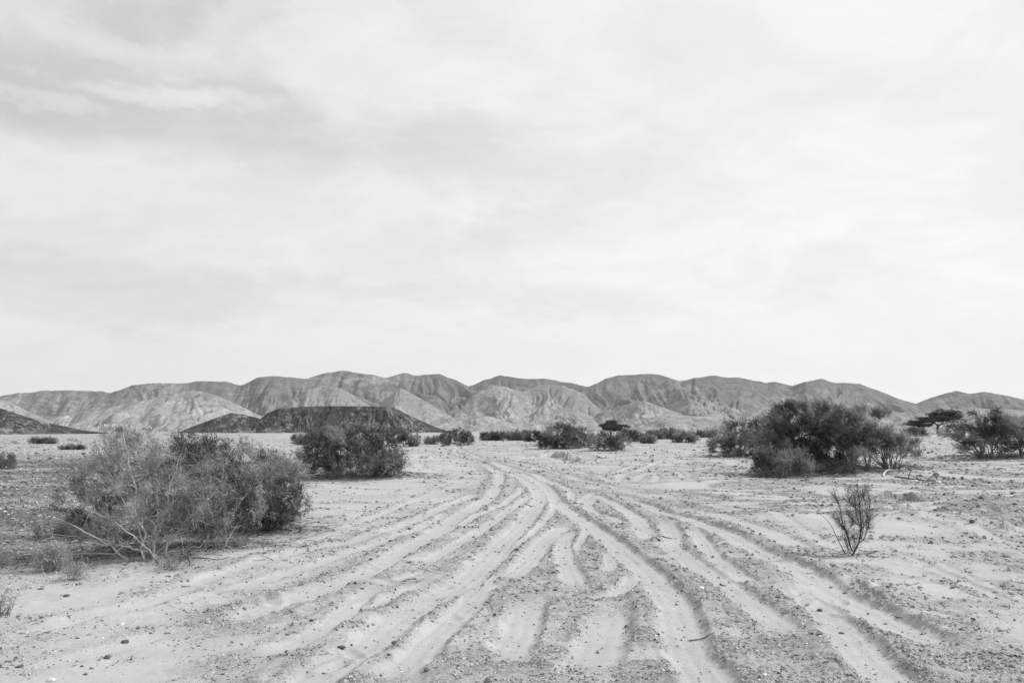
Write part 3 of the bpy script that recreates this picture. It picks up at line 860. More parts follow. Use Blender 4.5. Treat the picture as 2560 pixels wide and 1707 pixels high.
# ------------------------------------------------------------------ shrubs
def needles(o, d, L, per, nl, nw, r, wind):
    """feathery sprigs: o,d,L arrays of sprigs -> triangle soup"""
    n = len(o)
    s = r.random((n, per)) ** .8
    nd = d[:, None] * .75 + r.normal(0, .42, (n, per, 3)) + wind
    nd /= np.linalg.norm(nd, axis=2, keepdims=True) + 1e-9
    p = o[:, None] + d[:, None] * (L[:, None] * s)[:, :, None] + r.normal(0, .012, (n, per, 3))
    ln = nl * r.uniform(.5, 1.4, (n, per))
    w_ = r.normal(0, 1, (n, per, 3)); w_ = np.cross(w_, nd); w_ /= np.linalg.norm(w_, axis=2, keepdims=True) + 1e-9
    hw = nw * r.uniform(.6, 1.3, (n, per))
    A = p - w_ * hw[:, :, None] * .5; B = p + w_ * hw[:, :, None] * .5; T_ = p + nd * ln[:, :, None]
    return np.stack([A, B, T_], 2).reshape(-1, 3)


def shrub(name, label, base, lobes, nstem=9, npuff=300, sprigs=5, per=10, slen=.14, nlen=.05, nwid=.005, leaf=None, bark=None, seed=1, r0=.018, wind=(-.3, 0, .05),
          depth=None, cat='shrub', group=None, bases=None, bare=0.0, spread=.15, split=True, bend=.5, skirt=.22, clump=.45, frontbare=0.0, lsc=1.2):
    r = np.random.default_rng(seed)
    bx, by, bz = ground_hit(*base)
    D = by
    root = empty(name, (bx, by, bz - .03))
    tag(root, label, cat, group)
    O = np.array((bx, by, bz - .03))
    mpp = D / FPX
    bs = [np.zeros(3)]
    for q in (bases or []):
        qx, qy, qz = ground_hit(*q); bs.append(np.array((qx, qy, qz - .03)) - O)
    att = []; wts = np.array([l[2] * l[3] * (l[4] if len(l) > 4 else 1) for l in lobes], float); wts /= wts.sum()
    allx = [l[0] for l in lobes]; dep = depth or (max(allx) - min(allx) + 2 * lobes[0][2]) * .5 * mpp * .7
    for li, l in enumerate(lobes):
        c = np.array(P(l[0], l[1], D)) - O
        rx = l[2] * mpp * lsc; rz = l[3] * mpp * lsc; ryy = min(max(rx, rz) * 1.1, dep)
        k = max(3, int(round(npuff * wts[li])))
        v = r.normal(size=(k, 3)); v /= np.linalg.norm(v, axis=1, keepdims=True)
        v *= (r.random((k, 1)) ** (1 / 3.2))
        cy = r.normal(0, max(dep - ryy, 0) * .5 + .02)
        att.append(c + np.array((0, cy, 0)) + v * np.array((rx, ryy, rz)))
    att = np.concatenate(att)
    if clump > 0 and len(att) > 80:                                # tufts gather round a few points
        cen = att[r.choice(len(att), len(att) // 9, replace=False)]
        near = np.argmin(((att[:, None] - cen[None]) ** 2).sum(2), axis=1)
        att = att * (1 - clump) + cen[near] * clump
    sk = r.random(len(att)) < skirt
    att[sk, 2] *= r.uniform(.1, .8, sk.sum())
    att[:, 2] = np.maximum(att[:, 2], .05 + r.random(len(att)) * .08)
    # main stems head for well spread attractors
    chosen = [int(np.argmax(att[:, 2]))]
    dd = np.linalg.norm(att - att[chosen[0]], axis=1)
    for _ in range(nstem - 1):
        k = int(np.argmax(dd * r.uniform(.75, 1, len(dd)))); chosen.append(k); dd = np.minimum(dd, np.linalg.norm(att - att[k], axis=1))
    stems = []; nodes = []; nstemid = []; nrad = []
    for ci, k in enumerate(chosen):
        tgt = att[k]
        b0 = bs[int(np.argmin([np.hypot(*(tgt - q)[:2]) for q in bs]))] + np.array((r.normal(0, spread * .3), r.normal(0, spread * .3), 0))
        mid = b0 + (tgt - b0) * np.array((.35, .35, .35 + bend * .5)) + r.normal(0, .05, 3) * np.linalg.norm(tgt - b0)
        if mid[2] < .05: mid[2] = .1
        n = 12
        pts = bez(b0, mid, tgt, n); L = np.linalg.norm(tgt - b0)
        pts[1:-1] += r.normal(0, .012 * L, (n - 2, 3))
        rad = np.linspace(r0 * r.uniform(.7, 1.2), r0 * .22, n)
        stems.append([(pts, rad)])
        for q in range(3, n): nodes.append(pts[q]); nstemid.append(ci); nrad.append(rad[q])
    nodes = list(nodes)
    order = np.argsort(np.linalg.norm(att, axis=1))
    NB = np.zeros((len(nodes) + len(att) * 3, 3)); NB[:len(nodes)] = nodes; cnt = len(nodes)
    spo = []; spd = []; spl = []
    for k in order:
        a = att[k]
        cand = NB[:cnt]
        dv = a - cand; dist = np.linalg.norm(dv, axis=1)
        cost = dist * (1 + 1.2 * np.clip(-dv[:, 2] / (dist + 1e-6), 0, 1)) + .15 * np.abs(dist - .18)
        j = int(np.argmin(cost))
        p0 = cand[j].copy(); rr0 = min(nrad[j] * .75, r0 * .5); sid = nstemid[j]
        L = np.linalg.norm(a - p0)
        if L < 1e-3: continue
        mid = (p0 + a) / 2 + r.normal(0, .1, 3) * L + np.array((0, 0, .08 * L))
        pts = bez(p0, mid, a, 5)
        rad = np.linspace(rr0, max(rr0 * .35, r0 * .06), 5)
        stems[sid].append((pts, rad))
        for q in (2, 3, 4):
            NB[cnt] = pts[q]; cnt += 1; nstemid.append(sid); nrad.append(rad[q])
        if r.random() < bare + (frontbare if a[1] < -.08 * dep else 0):
            for _ in range(2):                                     # leafless forked twiglets
                q = a + (a - p0) / L * .18 + r.normal(0, .09, 3)
                stems[sid].append((bez(a, (a + q) / 2 + r.normal(0, .02, 3), q, 4), np.linspace(rad[-1], rad[-1] * .4, 4)))
            continue
        dirn = (a - p0) / L
        for _ in range(sprigs):
            t = r.uniform(.3, 1.05)
            o = p0 + (a - p0) * t + r.normal(0, .03, 3)
            dv_ = dirn * .8 + r.normal(0, .42, 3) + np.array(wind) * 1.2 + np.array((0, 0, .12))
            dv_ /= np.linalg.norm(dv_); spo.append(o); spd.append(dv_); spl.append(slen * r.uniform(.5, 1.3))
    if split:
        for sp_ in stems:
            v, f = tube(sp_, 5); link('stem', mesh_from('stem', v, f, bark, True), root)
    else:
        v, f = tube([q for sp_ in stems for q in sp_], 4); link('stems', mesh_from('stems', v, f, bark, True), root)
    if spo:
        V = needles(np.array(spo), np.array(spd), np.array(spl), per, nlen, nwid, r, np.array(wind) * .5)
        V[:, 2] = np.maximum(V[:, 2], .02)
        nt = len(V) // 3
        F = np.arange(nt * 3).reshape(-1, 3)
        gt = fbm(np.array(spo)[:, 0] / (slen * 2.5) + 50, np.array(spo)[:, 2] / (slen * 2.0) + 50, seed, 3) * 2.6 - .8
        tone = np.repeat(np.clip(np.repeat(gt + r.normal(0, .2, len(spo)), per) + r.normal(0, .15, nt), 0, 1), 3)
        link('foliage', mesh_from('foliage', V, F, leaf, False, {'tone': tone}), root)
    return root

NG = 'tamarisk shrubs beside the tracks'
# near left bush group
shrub('shrub', 'large half-bare tamarisk shrub with pale forked stems, nearest of the big bushes', (365, 1396),
      [(285, 1095, 50, 32, 1.5), (290, 1125, 60, 40), (330, 1160, 90, 70), (440, 1130, 90, 60), (250, 1190, 70, 55), (200, 1270, 60, 50, .6), (400, 1230, 120, 90), (300, 1280, 110, 80), (490, 1180, 80, 70), (165, 1330, 45, 45, .35), (240, 1340, 80, 40, .5), (460, 1310, 90, 70)],
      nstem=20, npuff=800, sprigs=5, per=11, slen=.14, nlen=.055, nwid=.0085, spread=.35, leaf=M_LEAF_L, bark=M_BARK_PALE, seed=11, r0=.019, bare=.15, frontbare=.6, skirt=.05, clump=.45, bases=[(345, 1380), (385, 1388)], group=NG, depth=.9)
shrub('shrub', 'silvery tamarisk shrub right behind the half-bare one at the left, with a twisted pale trunk', (548, 1368),
      [(560, 1150, 60, 45), (600, 1200, 60, 55), (520, 1190, 60, 50), (560, 1250, 75, 60), (610, 1270, 50, 45), (500, 1290, 60, 50), (570, 1330, 50, 25, .5)],
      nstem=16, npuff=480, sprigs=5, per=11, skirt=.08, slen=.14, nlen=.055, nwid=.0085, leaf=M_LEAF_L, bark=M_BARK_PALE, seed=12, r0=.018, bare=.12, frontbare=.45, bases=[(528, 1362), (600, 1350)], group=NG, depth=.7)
shrub('shrub', 'dense darker shrub at the right end of the near left thicket, foot in deep shade', (668, 1326),
      [(690, 1165, 60, 45), (740, 1190, 38, 40), (650, 1210, 60, 55), (715, 1240, 55, 50), (660, 1290, 60, 35), (730, 1290, 30, 30, .6)],
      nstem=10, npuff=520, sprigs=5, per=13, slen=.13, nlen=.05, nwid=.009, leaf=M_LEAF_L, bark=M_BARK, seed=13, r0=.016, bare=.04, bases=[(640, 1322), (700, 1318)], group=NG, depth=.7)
shrub('shrub', 'thin wispy shrub on the dark gravel at the left of the near thicket', (235, 1345),
      [(250, 1180, 45, 30), (195, 1240, 40, 40), (150, 1320, 50, 40), (270, 1280, 50, 50)],
      nstem=12, npuff=220, sprigs=5, per=11, skirt=.05, slen=.15, nlen=.055, nwid=.0085, leaf=M_LEAF_M, bark=M_BARK_PALE, seed=14, r0=.014, bare=.25, group=NG)
shrub('shrub', 'shrub in the middle of the near left thicket behind the pale stems', (430, 1335),
      [(420, 1130, 60, 35), (490, 1120, 50, 35), (380, 1190, 60, 50), (460, 1200, 70, 60), (430, 1270, 80, 50), (540, 1130, 40, 30)],
      nstem=14, npuff=360, sprigs=5, per=11, skirt=.05, slen=.14, nlen=.055, nwid=.0085, leaf=M_LEAF_L, bark=M_BARK_PALE, seed=15, r0=.015, bare=.12, frontbare=.3, group=NG)
# small plants near it
shrub('grass_tuft', 'pale dry grassy tuft on the sand at the far left below the big thicket', (122, 1428), [(125, 1392, 34, 26)], nstem=40, npuff=190, sprigs=4, per=5, slen=.05, nlen=.035, nwid=.010, leaf=M_STRAW, bark=M_STRAW, seed=21, r0=.006, cat='plant', group='dry tufts on the left sand', wind=(0, 0, .3), spread=.35, split=False)
shrub('grass_tuft', 'sparse pale dry tuft just right of the larger pale tuft', (183, 1448), [(195, 1425, 24, 18)], nstem=22, npuff=70, sprigs=4, per=4, slen=.05, nlen=.035, nwid=.009, leaf=M_STRAW, bark=M_STRAW, seed=22, r0=.003, cat='plant', group='dry tufts on the left sand', wind=(0, 0, .3), spread=.3, split=False)
shrub('grass_tuft', 'pale tuft cut by the left edge of the picture above the smooth sand', (4, 1412), [(4, 1395, 18, 14)], nstem=14, npuff=40, sprigs=3, per=4, slen=.04, nlen=.03, nwid=.006, leaf=M_STRAW, bark=M_STRAW, seed=23, r0=.003, cat='plant', group='dry tufts on the left sand', wind=(0, 0, .3), spread=.3, split=False)
shrub('twig_bush', 'small twiggy plant cut by the left edge of the picture on the smooth sand', (2, 1540), [(12, 1500, 30, 26)], nstem=12, npuff=60, sprigs=3, per=8, slen=.07, nlen=.03, nwid=.004, leaf=M_LEAF_M, bark=M_BARK, seed=24, r0=.005, cat='plant', bare=.4)
shrub('twig_bush', 'low tangled twiggy plant at the right foot of the half-bare bush', (426, 1424), [(425, 1402, 34, 16), (460, 1395, 24, 18)], nstem=14, npuff=80, sprigs=3, per=8, slen=.06, nlen=.03, nwid=.004, leaf=M_LEAF_M, bark=M_BARK, seed=25, r0=.005, cat='plant', bare=.4)
shrub('twig_bush', 'upright thin sprig standing on the sand beside the low tangled plant', (464, 1408), [(466, 1350, 12, 34), (480, 1330, 10, 20)], nstem=3, npuff=16, sprigs=2, per=6, slen=.06, nlen=.03, nwid=.004, leaf=M_LEAF_M, bark=M_BARK_DARK, seed=26, r0=.008, cat='plant', bare=.6)
shrub('twig_bush', 'dry dark brush lying at the foot of the silvery shrub', (590, 1366), [(580, 1350, 30, 14), (605, 1356, 22, 8)], nstem=12, npuff=70, sprigs=3, per=8, slen=.07, nlen=.03, nwid=.005, leaf=M_LEAF_M, bark=M_BARK, seed=27, r0=.006, cat='plant', bare=.35)
# bushes in the middle distance
shrub('shrub', 'rounded tamarisk bush left of the track in the middle distance', (900, 1192),
      [(840, 1095, 60, 28), (900, 1100, 70, 30), (960, 1120, 45, 30), (800, 1140, 45, 38), (870, 1145, 80, 40), (960, 1155, 45, 28), (790, 1100, 28, 25), (985, 1160, 25, 20)],
      nstem=16, npuff=980, sprigs=6, per=9, slen=.26, nlen=.11, nwid=.018, clump=.3, frontbare=.12, leaf=M_LEAF_L, bark=M_BARK_PALE, seed=31, r0=.03, bare=.10, bases=[(948, 1193), (850, 1188), (800, 1180)], group=NG, depth=1.5)
shrub('shrub', 'dark bush half hidden behind the right side of the rounded bush', (1012, 1116), [(1000, 1092, 28, 16), (1030, 1098, 20, 15)], nstem=8, npuff=200, sprigs=5, per=12, slen=.4, nlen=.18, nwid=.035, leaf=M_LEAF_D, bark=M_BARK, seed=32, r0=.04, group=NG, split=False)
shrub('shrub', 'dark bush beside the bend of the track left of centre', (1150, 1114), [(1140, 1090, 32, 16), (1172, 1096, 20, 13), (1115, 1098, 22, 11)], nstem=8, npuff=240, sprigs=5, per=12, slen=.4, nlen=.18, nwid=.035, leaf=M_LEAF_M, bark=M_BARK_PALE, seed=33, r0=.04, group=NG, split=False)
shrub('shrub', 'low dark bush at the left of the one beside the bend of the track', (1085, 1110), [(1085, 1100, 20, 8)], nstem=6, npuff=90, sprigs=5, per=12, slen=.4, nlen=.18, nwid=.035, leaf=M_LEAF_D, bark=M_BARK, seed=34, r0=.04, group=NG, split=False)
shrub('shrub', 'wide twiggy bush right of centre behind the stony flat', (1410, 1121), [(1400, 1085, 45, 22), (1440, 1095, 40, 22), (1375, 1100, 26, 18), (1420, 1072, 28, 14, .4)], nstem=22, npuff=760, sprigs=5, per=9, slen=.38, nlen=.15, nwid=.032, leaf=M_LEAF_M, bark=M_BARK_PALE, seed=35, r0=.035, bare=.12, group=NG, depth=2.2, split=False, bases=[(1385, 1120), (1450, 1120)])
shrub('shrub', 'lighter low bush just right of the wide twiggy bush', (1530, 1126), [(1510, 1100, 34, 18), (1550, 1106, 26, 16)], nstem=16, npuff=420, sprigs=4, per=9, slen=.36, nlen=.15, nwid=.03, leaf=M_LEAF_L, bark=M_BARK_PALE, seed=36, r0=.03, bare=.15, group=NG, split=False, bases=[(1500, 1122)])
ROW = [  # px, py, w, h of the row of small bushes along the far edge
    (1225, 1101, 22, 11, 'm', 'small dark bush at the left end of the far row near the centre'),
    (1272, 1101, 30, 12, 'm', 'pale grey low bush in the far row left of centre'),
    (1303, 1101, 18, 12, 'd', 'dark rounded bush in the far row between the pale one and the wide twiggy bush'),
    (1338, 1104, 20, 14, 'm', 'dark bush touching the left side of the wide twiggy bush'),
    (1595, 1103, 30, 12, 'm', 'dark low bush right of the lighter bush in the far row'),
    (1622, 1108, 14, 9, 'd', 'small dark clump in front of the far row right of centre'),
    (1568, 1098, 20, 11, 'm', 'grey low bush just below the small distant acacia'),
    (1700, 1096, 30, 8, 'm', 'long low grey bush at the back of the far row'),
    (1250, 1096, 34, 7, 'm', 'long low pale bush at the back of the far row left of centre'),
    (1668, 1098, 26, 13, 'm', 'grey bush in the middle of the far row right of centre'),
    (1715, 1106, 26, 13, 'd', 'dark low bush in the far row left of the big right thicket'),
    (1760, 1094, 24, 9, 'm', 'low dark bush at the right end of the far row'),
    (1640, 1094, 18, 9, 'm', 'low dark bush at the back of the far row right of centre'),
    (111, 1109, 27, 7, 'm', 'flat dark bush alone on the far plain at the left'),
    (183, 1124, 22, 4, 'm', 'low dark scrub patch on the left plain behind the near thicket'),
    (752, 1112, 16, 14, 'd', 'small dark bush on the plain just left of the rounded bush'),
    (10, 1172, 26, 20, 'm', 'soft grey bush cut by the left edge of the picture in the middle distance'),
]
for i, (px, py, w_, h_, k, lab) in enumerate(ROW):
    d_ = G(px, py)[1]; s_ = d_ / 100
    shrub('shrub', lab, (px, py), [(px, py - h_ * .95, w_ * 1.1, h_), (px + w_ * .6, py - h_ * .8, w_ * .6, h_ * .75), (px - w_ * .65, py - h_ * .7, w_ * .6, h_ * .65)], nstem=7, npuff=150, sprigs=5, per=10,
          slen=.42 * s_, nlen=.2 * s_, nwid=.042 * s_, leaf={'d': M_LEAF_D, 'm': M_LEAF_M}[k], bark=M_BARK, seed=50 + i, r0=.035 * s_, group='small bushes along the far edge of the flat', split=False, depth=w_ * .9 * d_ / FPX)
# right thicket
shrub('shrub', 'rounded bush with drooping branches at the left of the right thicket', (1850, 1141),
      [(1850, 1075, 50, 28), (1810, 1105, 35, 30), (1870, 1110, 50, 30), (1900, 1080, 30, 30)],
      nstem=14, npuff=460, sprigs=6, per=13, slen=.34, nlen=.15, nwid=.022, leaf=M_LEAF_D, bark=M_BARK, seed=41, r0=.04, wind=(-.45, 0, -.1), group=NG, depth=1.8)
shrub('shrub', 'tallest dark bush in the right thicket, leaning left', (2070, 1180),
      [(1930, 1060, 24, 20), (1960, 1040, 28, 20), (1990, 1022, 26, 15), (2025, 1018, 24, 14), (2060, 1022, 26, 16), (2088, 1040, 20, 22), (1915, 1095, 22, 24), (1950, 1085, 36, 28), (2000, 1065, 44, 30), (2055, 1065, 40, 32),
       (1935, 1128, 32, 20), (1985, 1115, 46, 30), (2045, 1112, 42, 30), (2085, 1085, 28, 30), (1900, 1150, 14, 12, .6), (2018, 1003, 9, 5, .8), (2048, 1006, 8, 5, .6), (1978, 1008, 10, 5, .5), (1970, 1150, 50, 18), (2030, 1150, 40, 14, .7), (2068, 1158, 36, 14, .9), (2095, 1145, 28, 16, .8), (2060, 1130, 36, 16, .8)],
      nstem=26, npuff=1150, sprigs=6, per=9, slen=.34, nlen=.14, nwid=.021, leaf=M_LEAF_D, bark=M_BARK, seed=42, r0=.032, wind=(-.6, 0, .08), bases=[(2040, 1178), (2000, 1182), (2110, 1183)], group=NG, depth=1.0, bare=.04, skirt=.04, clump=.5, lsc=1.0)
shrub('shrub', 'low skirt-like bush at the front left foot of the tallest dark bush', (1950, 1194),
      [(1905, 1172, 18, 14), (1935, 1160, 30, 18), (1975, 1158, 36, 18), (2010, 1166, 26, 14), (1893, 1188, 12, 8), (1930, 1186, 24, 8), (1898, 1140, 14, 12, .5), (1925, 1135, 26, 16, .7), (1880, 1178, 10, 6, .3), (1985, 1140, 30, 16, .5)],
      nstem=18, npuff=330, sprigs=4, per=8, slen=.28, nlen=.12, nwid=.018, leaf=M_LEAF_D, bark=M_BARK, seed=47, r0=.02, wind=(-.5, 0, .0), group=NG, depth=.6, bases=[(1912, 1197), (1990, 1190)], skirt=.1, lsc=1.0)
shrub('shrub', 'open bush with visible slanting stems in the middle of the right thicket', (2135, 1184),
      [(2112, 1032, 14, 9), (2135, 1042, 22, 13), (2160, 1034, 16, 10), (2178, 1026, 10, 6, .6), (2110, 1066, 24, 20), (2150, 1070, 30, 20), (2120, 1100, 36, 24), (2165, 1100, 32, 24), (2135, 1130, 34, 16, .7)],
      nstem=24, npuff=460, sprigs=6, per=9, slen=.32, nlen=.13, nwid=.02, leaf=M_LEAF_D, bark=M_BARK, seed=43, r0=.026, wind=(-.5, 0, .08), bases=[(2110, 1178), (2165, 1178), (2180, 1176)], group=NG, depth=.9, skirt=.02, clump=.55, lsc=1.0, bare=.05)
shrub('shrub', 'twiggy bush fanning out at the right end of the right thicket', (2228, 1174),
      [(2194, 1036, 14, 12), (2212, 1044, 10, 10, .7), (2228, 1036, 7, 14, .6), (2190, 1068, 18, 14), (2190, 1094, 34, 16), (2215, 1106, 34, 18), (2170, 1120, 30, 18), (2250, 1100, 26, 14), (2280, 1110, 22, 14, .6), (2240, 1130, 44, 16, .7), (2292, 1138, 18, 14, .4), (2215, 1085, 22, 12)],
      nstem=34, npuff=620, sprigs=5, per=9, slen=.28, nlen=.12, nwid=.018, leaf=M_LEAF_D, bark=M_BARK, seed=44, r0=.021, wind=(-.35, 0, .12), bases=[(2215, 1172), (2245, 1172)], group=NG, depth=1.0, bare=.18, skirt=.03, clump=.5, lsc=1.05)
shrub('shrub', 'big spreading bush cut by the right edge of the picture, leaning left', (2475, 1146),
      [(2420, 1070, 30, 14), (2460, 1062, 30, 16), (2500, 1058, 30, 18), (2545, 1060, 30, 18), (2385, 1086, 34, 9, .8), (2430, 1092, 40, 16), (2490, 1088, 44, 20), (2545, 1090, 40, 22), (2478, 1034, 12, 9, .7), (2500, 1040, 18, 10, .8), (2440, 1018, 12, 6, .3), (2455, 1035, 14, 9, .4), (2530, 1115, 40, 14, .6), (2395, 1122, 8, 9, .7), (2455, 1112, 40, 12, .5), (2590, 1070, 30, 25)],
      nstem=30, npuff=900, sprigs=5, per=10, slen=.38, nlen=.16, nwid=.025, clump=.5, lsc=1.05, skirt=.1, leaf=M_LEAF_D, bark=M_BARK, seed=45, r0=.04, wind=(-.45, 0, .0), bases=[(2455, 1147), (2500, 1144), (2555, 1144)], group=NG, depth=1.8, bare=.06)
shrub('shrub', 'small dark scrub at the foot of the umbrella tree', (2310, 1090), [(2322, 1086, 12, 3), (2298, 1080, 22, 6), (2275, 1078, 16, 7)], nstem=6, npuff=90, sprigs=5, per=9, slen=.5, nlen=.2, nwid=.05, leaf=M_LEAF_D, bark=M_BARK, seed=46, r0=.03, split=False)

# the little shrub alone on the sand, traced stem by stem
def lone_shrub():
    r = np.random.default_rng(77)
    zx, zy, zs = 2000, 1180, 6.82
    bx, by, bz = ground_hit(zx + 885 / zs, zy + 1425 / zs)
    root = empty('shrub', (bx, by, bz)); tag(root, 'small sparse shrub alone on the sand, with one long bare stem leaning left', 'shrub')
    O = np.array((bx, by, bz))
    lines = [([(780, 1400), (700, 1250), (640, 1130), (590, 1030), (560, 960), (510, 880), (440, 800), (330, 700), (240, 630), (140, 560)], .006, -.10, 0),
             ([(885, 1425), (950, 1310), (1000, 1200), (1030, 1080), (1045, 950), (1035, 800), (1020, 650), (1010, 500), (985, 330)], .013, .05, 1),
             ([(1005, 1200), (1070, 1155), (1110, 1090), (1140, 980), (1172, 950), (1175, 850), (1192, 750), (1185, 600), (1180, 430)], .007, .12, 1),
             ([(900, 1350), (850, 1250), (820, 1130), (780, 1020), (740, 900), (710, 800), (690, 640), (655, 520), (590, 420)], .009, -.06, 1),
             ([(870, 1290), (835, 1130), (800, 1010), (730, 930), (670, 850), (600, 780)], .006, .1, 1),
             ([(1010, 1180), (1035, 1060), (1010, 920), (920, 840), (860, 770), (820, 700)], .005, -.12, 1),
             ([(1040, 930), (1000, 870), (970, 760), (955, 640), (935, 500), (930, 380)], .005, .1, 1),
             ([(1050, 1120), (1070, 1000), (1120, 870), (1160, 810), (1130, 650), (1090, 430)], .005, -.05, 1),
             ([(880, 1400), (830, 1340), (800, 1240), (760, 1150)], .004, .08, 1), ([(900, 1400), (930, 1300), (940, 1200), (900, 1100)], .004, -.1, 1),
             ([(950, 1310), (1010, 1280), (1090, 1275), (1110, 1320)], .004, -.1, 0), ([(900, 1420), (1000, 1390), (1130, 1390), (1280, 1440), (1400, 1490)], .003, -.1, 0),
             ([(850, 1410), (760, 1370), (620, 1340), (480, 1260), (460, 1180)], .003, .15, 0),
             ([(1020, 700), (960, 620), (900, 560), (850, 500), (830, 350)], .004, .06, 1), ([(1015, 560), (1050, 450), (1090, 370), (1110, 300)], .004, -.05, 1),
             ([(790, 1010), (860, 930), (900, 880), (880, 760)], .004, .03, 1)]
    so = []; sdd = []; sl = []
    for pl, rad, dy, leafy in lines:
        pts = []
        n = len(pl)
        for k, (a, b) in enumerate(pl):
            dd = by + dy * (k / (n - 1)) ** 1.0
            pts.append(np.array(P(zx + a / zs, zy + b / zs, dd)) - O)
        pts = np.array(smooth_line(pts, 3)); pts[:, 2] = np.maximum(pts[:, 2], .004)
        paths = [(pts, np.linspace(rad, rad * .3, len(pts)))]
        m = len(pts)
        for k in range(int(m * .3), m):
            for _ in range(5 if leafy else 0):
                p = pts[k] + r.normal(0, .01, 3); d = (pts[min(k + 1, m - 1)] - pts[k - 1]); d = d / (np.linalg.norm(d) + 1e-9)
                q = p + (d * .6 + r.normal(0, .45, 3) + np.array((0, 0, .3))) * r.uniform(.05, .12)
                paths.append((bez(p, (p + q) / 2 + r.normal(0, .008, 3), q, 4), np.linspace(.0022, .001, 4)))
                if leafy:
                    for _ in range(3):
                        dv = (q - p); dv /= np.linalg.norm(dv) + 1e-9; dv = dv + r.normal(0, .5, 3); dv /= np.linalg.norm(dv)
                        so.append(p + (q - p) * r.uniform(.3, 1)); sdd.append(dv); sl.append(r.uniform(.03, .07))
        v, f = tube(paths, 5); link('stem', mesh_from('stem', v, f, M_BARK_DARK, True), root)
    V = needles(np.array(so), np.array(sdd), np.array(sl), 5, .03, .0024, r, np.array((-.05, 0, .1))); nt = len(V) // 3
    link('foliage', mesh_from('foliage', V, np.arange(nt * 3).reshape(-1, 3), M_LEAF_M, False, {'tone': np.repeat(r.random(nt), 3)}), root)
lone_shrub()

# ------------------------------------------------------------------ fallen twigs and leaf litter under the shrubs
def litter():
    r = np.random.default_rng(404); X = []; Y = []
    for px, py, rad, n in ((365, 1385, 1.1, 900), (240, 1350, 1.2, 800), (548, 1365, .9, 600), (668, 1326, 1.0, 600), (430, 1340, 1.1, 500), (140, 1400, .8, 350), (900, 1192, 2.3, 900), (960, 1194, 1.2, 400),
                           (1990, 1188, 1.8, 900), (2100, 1184, 1.5, 800), (2228, 1174, 1.6, 800), (2480, 1147, 2.6, 1000), (1850, 1141, 2.2, 500), (1410, 1121, 3, 500), (2129, 1390, .35, 60)):
        x, y = G(px, py); X.append(x + r.normal(0, rad * .6, n)); Y.append(y + r.normal(0, rad * .5, n))
    X = np.concatenate(X); Y = np.concatenate(Y); n = len(X); Zz = look(X, Y) + .006
    D = np.hypot(X, Y); ln = r.uniform(.03, .16, n) * (1 + D / 30); a = r.uniform(0, 6.28, n); wd = r.uniform(.0012, .003, n) * (1 + D / 9)
    d = np.stack([np.cos(a), np.sin(a), r.normal(0, .12, n)], -1); p = np.stack([X, Y, Zz], -1); q = p + d * ln[:, None]
    q[:, 2] = np.maximum(q[:, 2], look(q[:, 0], q[:, 1]) + .006)
    s_ = np.stack([-np.sin(a), np.cos(a), np.zeros(n)], -1) * wd[:, None]; u_ = np.array((0, 0, 1.0)) * wd[:, None] * 1.6
    V = np.stack([p - s_, p + s_, p + u_, q - s_ * .4, q + s_ * .4, q + u_ * .4], 1).reshape(-1, 3)
    Fb = np.array([(0, 1, 4, 3), (1, 2, 5, 4), (2, 0, 3, 5)]); F = (Fb[None] + (np.arange(n) * 6)[:, None, None]).reshape(-1, 4)
    o = link('twig_litter', mesh_from('twig_litter', V, F, M_PEB, False, {'tone': np.repeat(r.uniform(0, .5, n), 6)}))
    o['kind'] = 'stuff'; o['label'] = 'fallen twigs and dry litter strewn on the sand under the shrubs'; o['category'] = 'litter'
litter()

# ------------------------------------------------------------------ umbrella trees
def acacia(label, base, D, trunk, limbs, lobes, seed, n, nw, r0):
    r = np.random.default_rng(seed)
    x, y, z = P(base[0], base[1], D)
    root = empty('acacia_tree', (x, y, z)); tag(root, label, 'tree', 'umbrella shaped acacia trees')
    O = np.array((x, y, z))
    W = lambda px, py, dy=0: np.array(P(px, py, D + dy)) - O
    tp = [np.array(W(*q)) for q in trunk]; tp[0][2] -= .5
    paths = [(np.array(smooth_line(tp, 3)), np.linspace(r0, r0 * .55, 3 * (len(tp) - 1) + 1))]
    v, f = tube(paths, 8); link('trunk', mesh_from('trunk', v, f, M_BARK_DARK, True), root)
    for pl in limbs:
        pts = np.array(smooth_line([W(*q) for q in pl], 3)); v, f = tube([(pts, np.linspace(r0 * .5, r0 * .12, len(pts)))], 6)
        link('limb', mesh_from('limb', v, f, M_BARK_DARK, True), root)
    V = []; tone = []
    mpp = D / FPX
    tot = sum(l[2] * l[3] for l in lobes)
    for l in lobes:
        c = W(l[0], l[1]); k = int(n * l[2] * l[3] / tot)
        q = r.normal(size=(k, 3)); q /= np.linalg.norm(q, axis=1, keepdims=True); q *= r.random((k, 1)) ** (1 / 2.6)
        cen = r.normal(0, .55, (26, 3)); cen[:, 2] *= .9
        q = cen[r.integers(0, 26, k)] * 1.0 + q * np.array((.42, .42, .34))
        ry = min(l[2], 30) * mpp * 1.2
        p = c + q * np.array((l[2] * mpp, ry, l[3] * mpp))
        d = r.normal(0, .5, (k, 3)) + np.array((-1.0, 0, -.1 if len(l) < 5 else l[4])); d /= np.linalg.norm(d, axis=1, keepdims=True)
        wv = np.cross(d, r.normal(size=(k, 3))); wv /= np.linalg.norm(wv, axis=1, keepdims=True)
        ln = nw * r.uniform(2, 5, (k, 1)); hw = nw * r.uniform(.5, 1, (k, 1))
        V.append(np.stack([p - wv * hw, p + wv * hw, p + d * ln], 1).reshape(-1, 3))
        tone.append(np.repeat(r.random(k), 3))
    V = np.concatenate(V); nt = len(V) // 3
    link('crown', mesh_from('crown', V, np.arange(nt * 3).reshape(-1, 3), M_LEAF_A, False, {'tone': np.concatenate(tone)}), root)

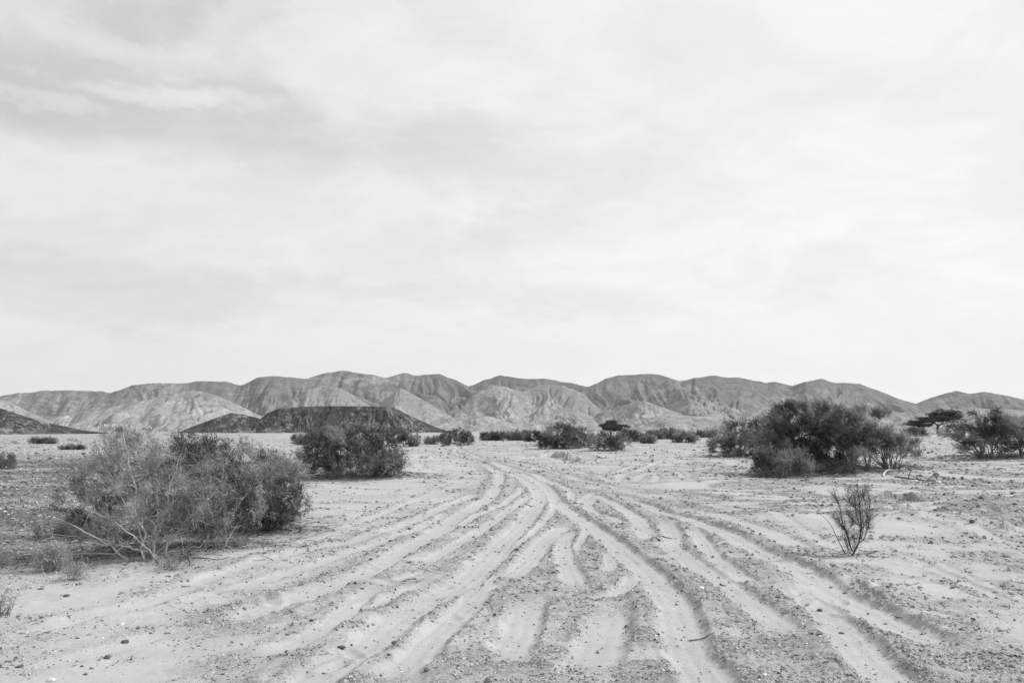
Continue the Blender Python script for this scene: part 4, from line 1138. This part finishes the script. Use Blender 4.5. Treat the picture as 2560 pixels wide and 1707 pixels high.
Z5 = lambda a, b: (2220 + a / 6.82, 1000 + b / 6.82)
def Zl(a, b, ra, rb, *k): return (*Z5(a, b), ra * 1.1 / 6.82, rb * 1.3 / 6.82, *k)
acacia('wind-swept umbrella acacia with a short forked trunk standing between the right thickets', Z5(862, 575), 112,
       [Z5(862, 575), Z5(848, 510), Z5(850, 430)],
       [[Z5(850, 440), Z5(810, 400), Z5(770, 380), Z5(650, 350)], [Z5(855, 440), Z5(900, 415), Z5(935, 385), Z5(980, 330)], [Z5(850, 450), Z5(880, 420), Z5(970, 400), Z5(1060, 350)],
        [Z5(790, 390), Z5(700, 410), Z5(600, 470), Z5(500, 520)], [Z5(660, 360), Z5(540, 400), Z5(430, 420)]],
       [Zl(950, 215, 150, 32), Zl(1050, 260, 170, 45), Zl(850, 290, 190, 45), Zl(1000, 320, 200, 36), Zl(700, 340, 170, 40), Zl(560, 380, 150, 38), Zl(430, 400, 90, 30), Zl(520, 450, 90, 38), Zl(480, 520, 65, 34), Zl(1150, 290, 90, 40), Zl(780, 235, 50, 18)],
       5, 17000, .05, .24)
acacia('small distant acacia with a flat lens-shaped dark crown above the far bushes right of centre', (1527, 1092), 240,
       [(1527, 1092), (1527, 1080), (1528, 1072)], [[(1528, 1076), (1520, 1070), (1510, 1066)], [(1528, 1076), (1538, 1070), (1545, 1066)]],
       [(1527, 1068, 27, 10), (1518, 1064, 16, 6), (1538, 1072, 18, 6)], 6, 9000, .12, .25)

# ------------------------------------------------------------------ haze
HAZE = True
if HAZE:
    hv = np.array([(x, y, z) for z in (-12, 420) for y in (-4700, 4700) for x in (-4700, 4700)], float)
    hf = [(0, 2, 3, 1), (4, 5, 7, 6), (0, 1, 5, 4), (2, 6, 7, 3), (0, 4, 6, 2), (1, 3, 7, 5)]
    hm = bpy.data.materials.new('haze'); hm.use_nodes = True; ht = NT(hm.node_tree)
    pv = ht.n('ShaderNodeVolumePrincipled'); pv.inputs['Color'].default_value = (.9, .9, .9, 1); pv.inputs['Density'].default_value = 0.00006
    ho = ht.n('ShaderNodeOutputMaterial'); ht.l(pv.outputs[0], ho.inputs['Volume'])
    hz = link('haze', mesh_from('haze', hv, hf, hm)); hz['kind'] = 'stuff'
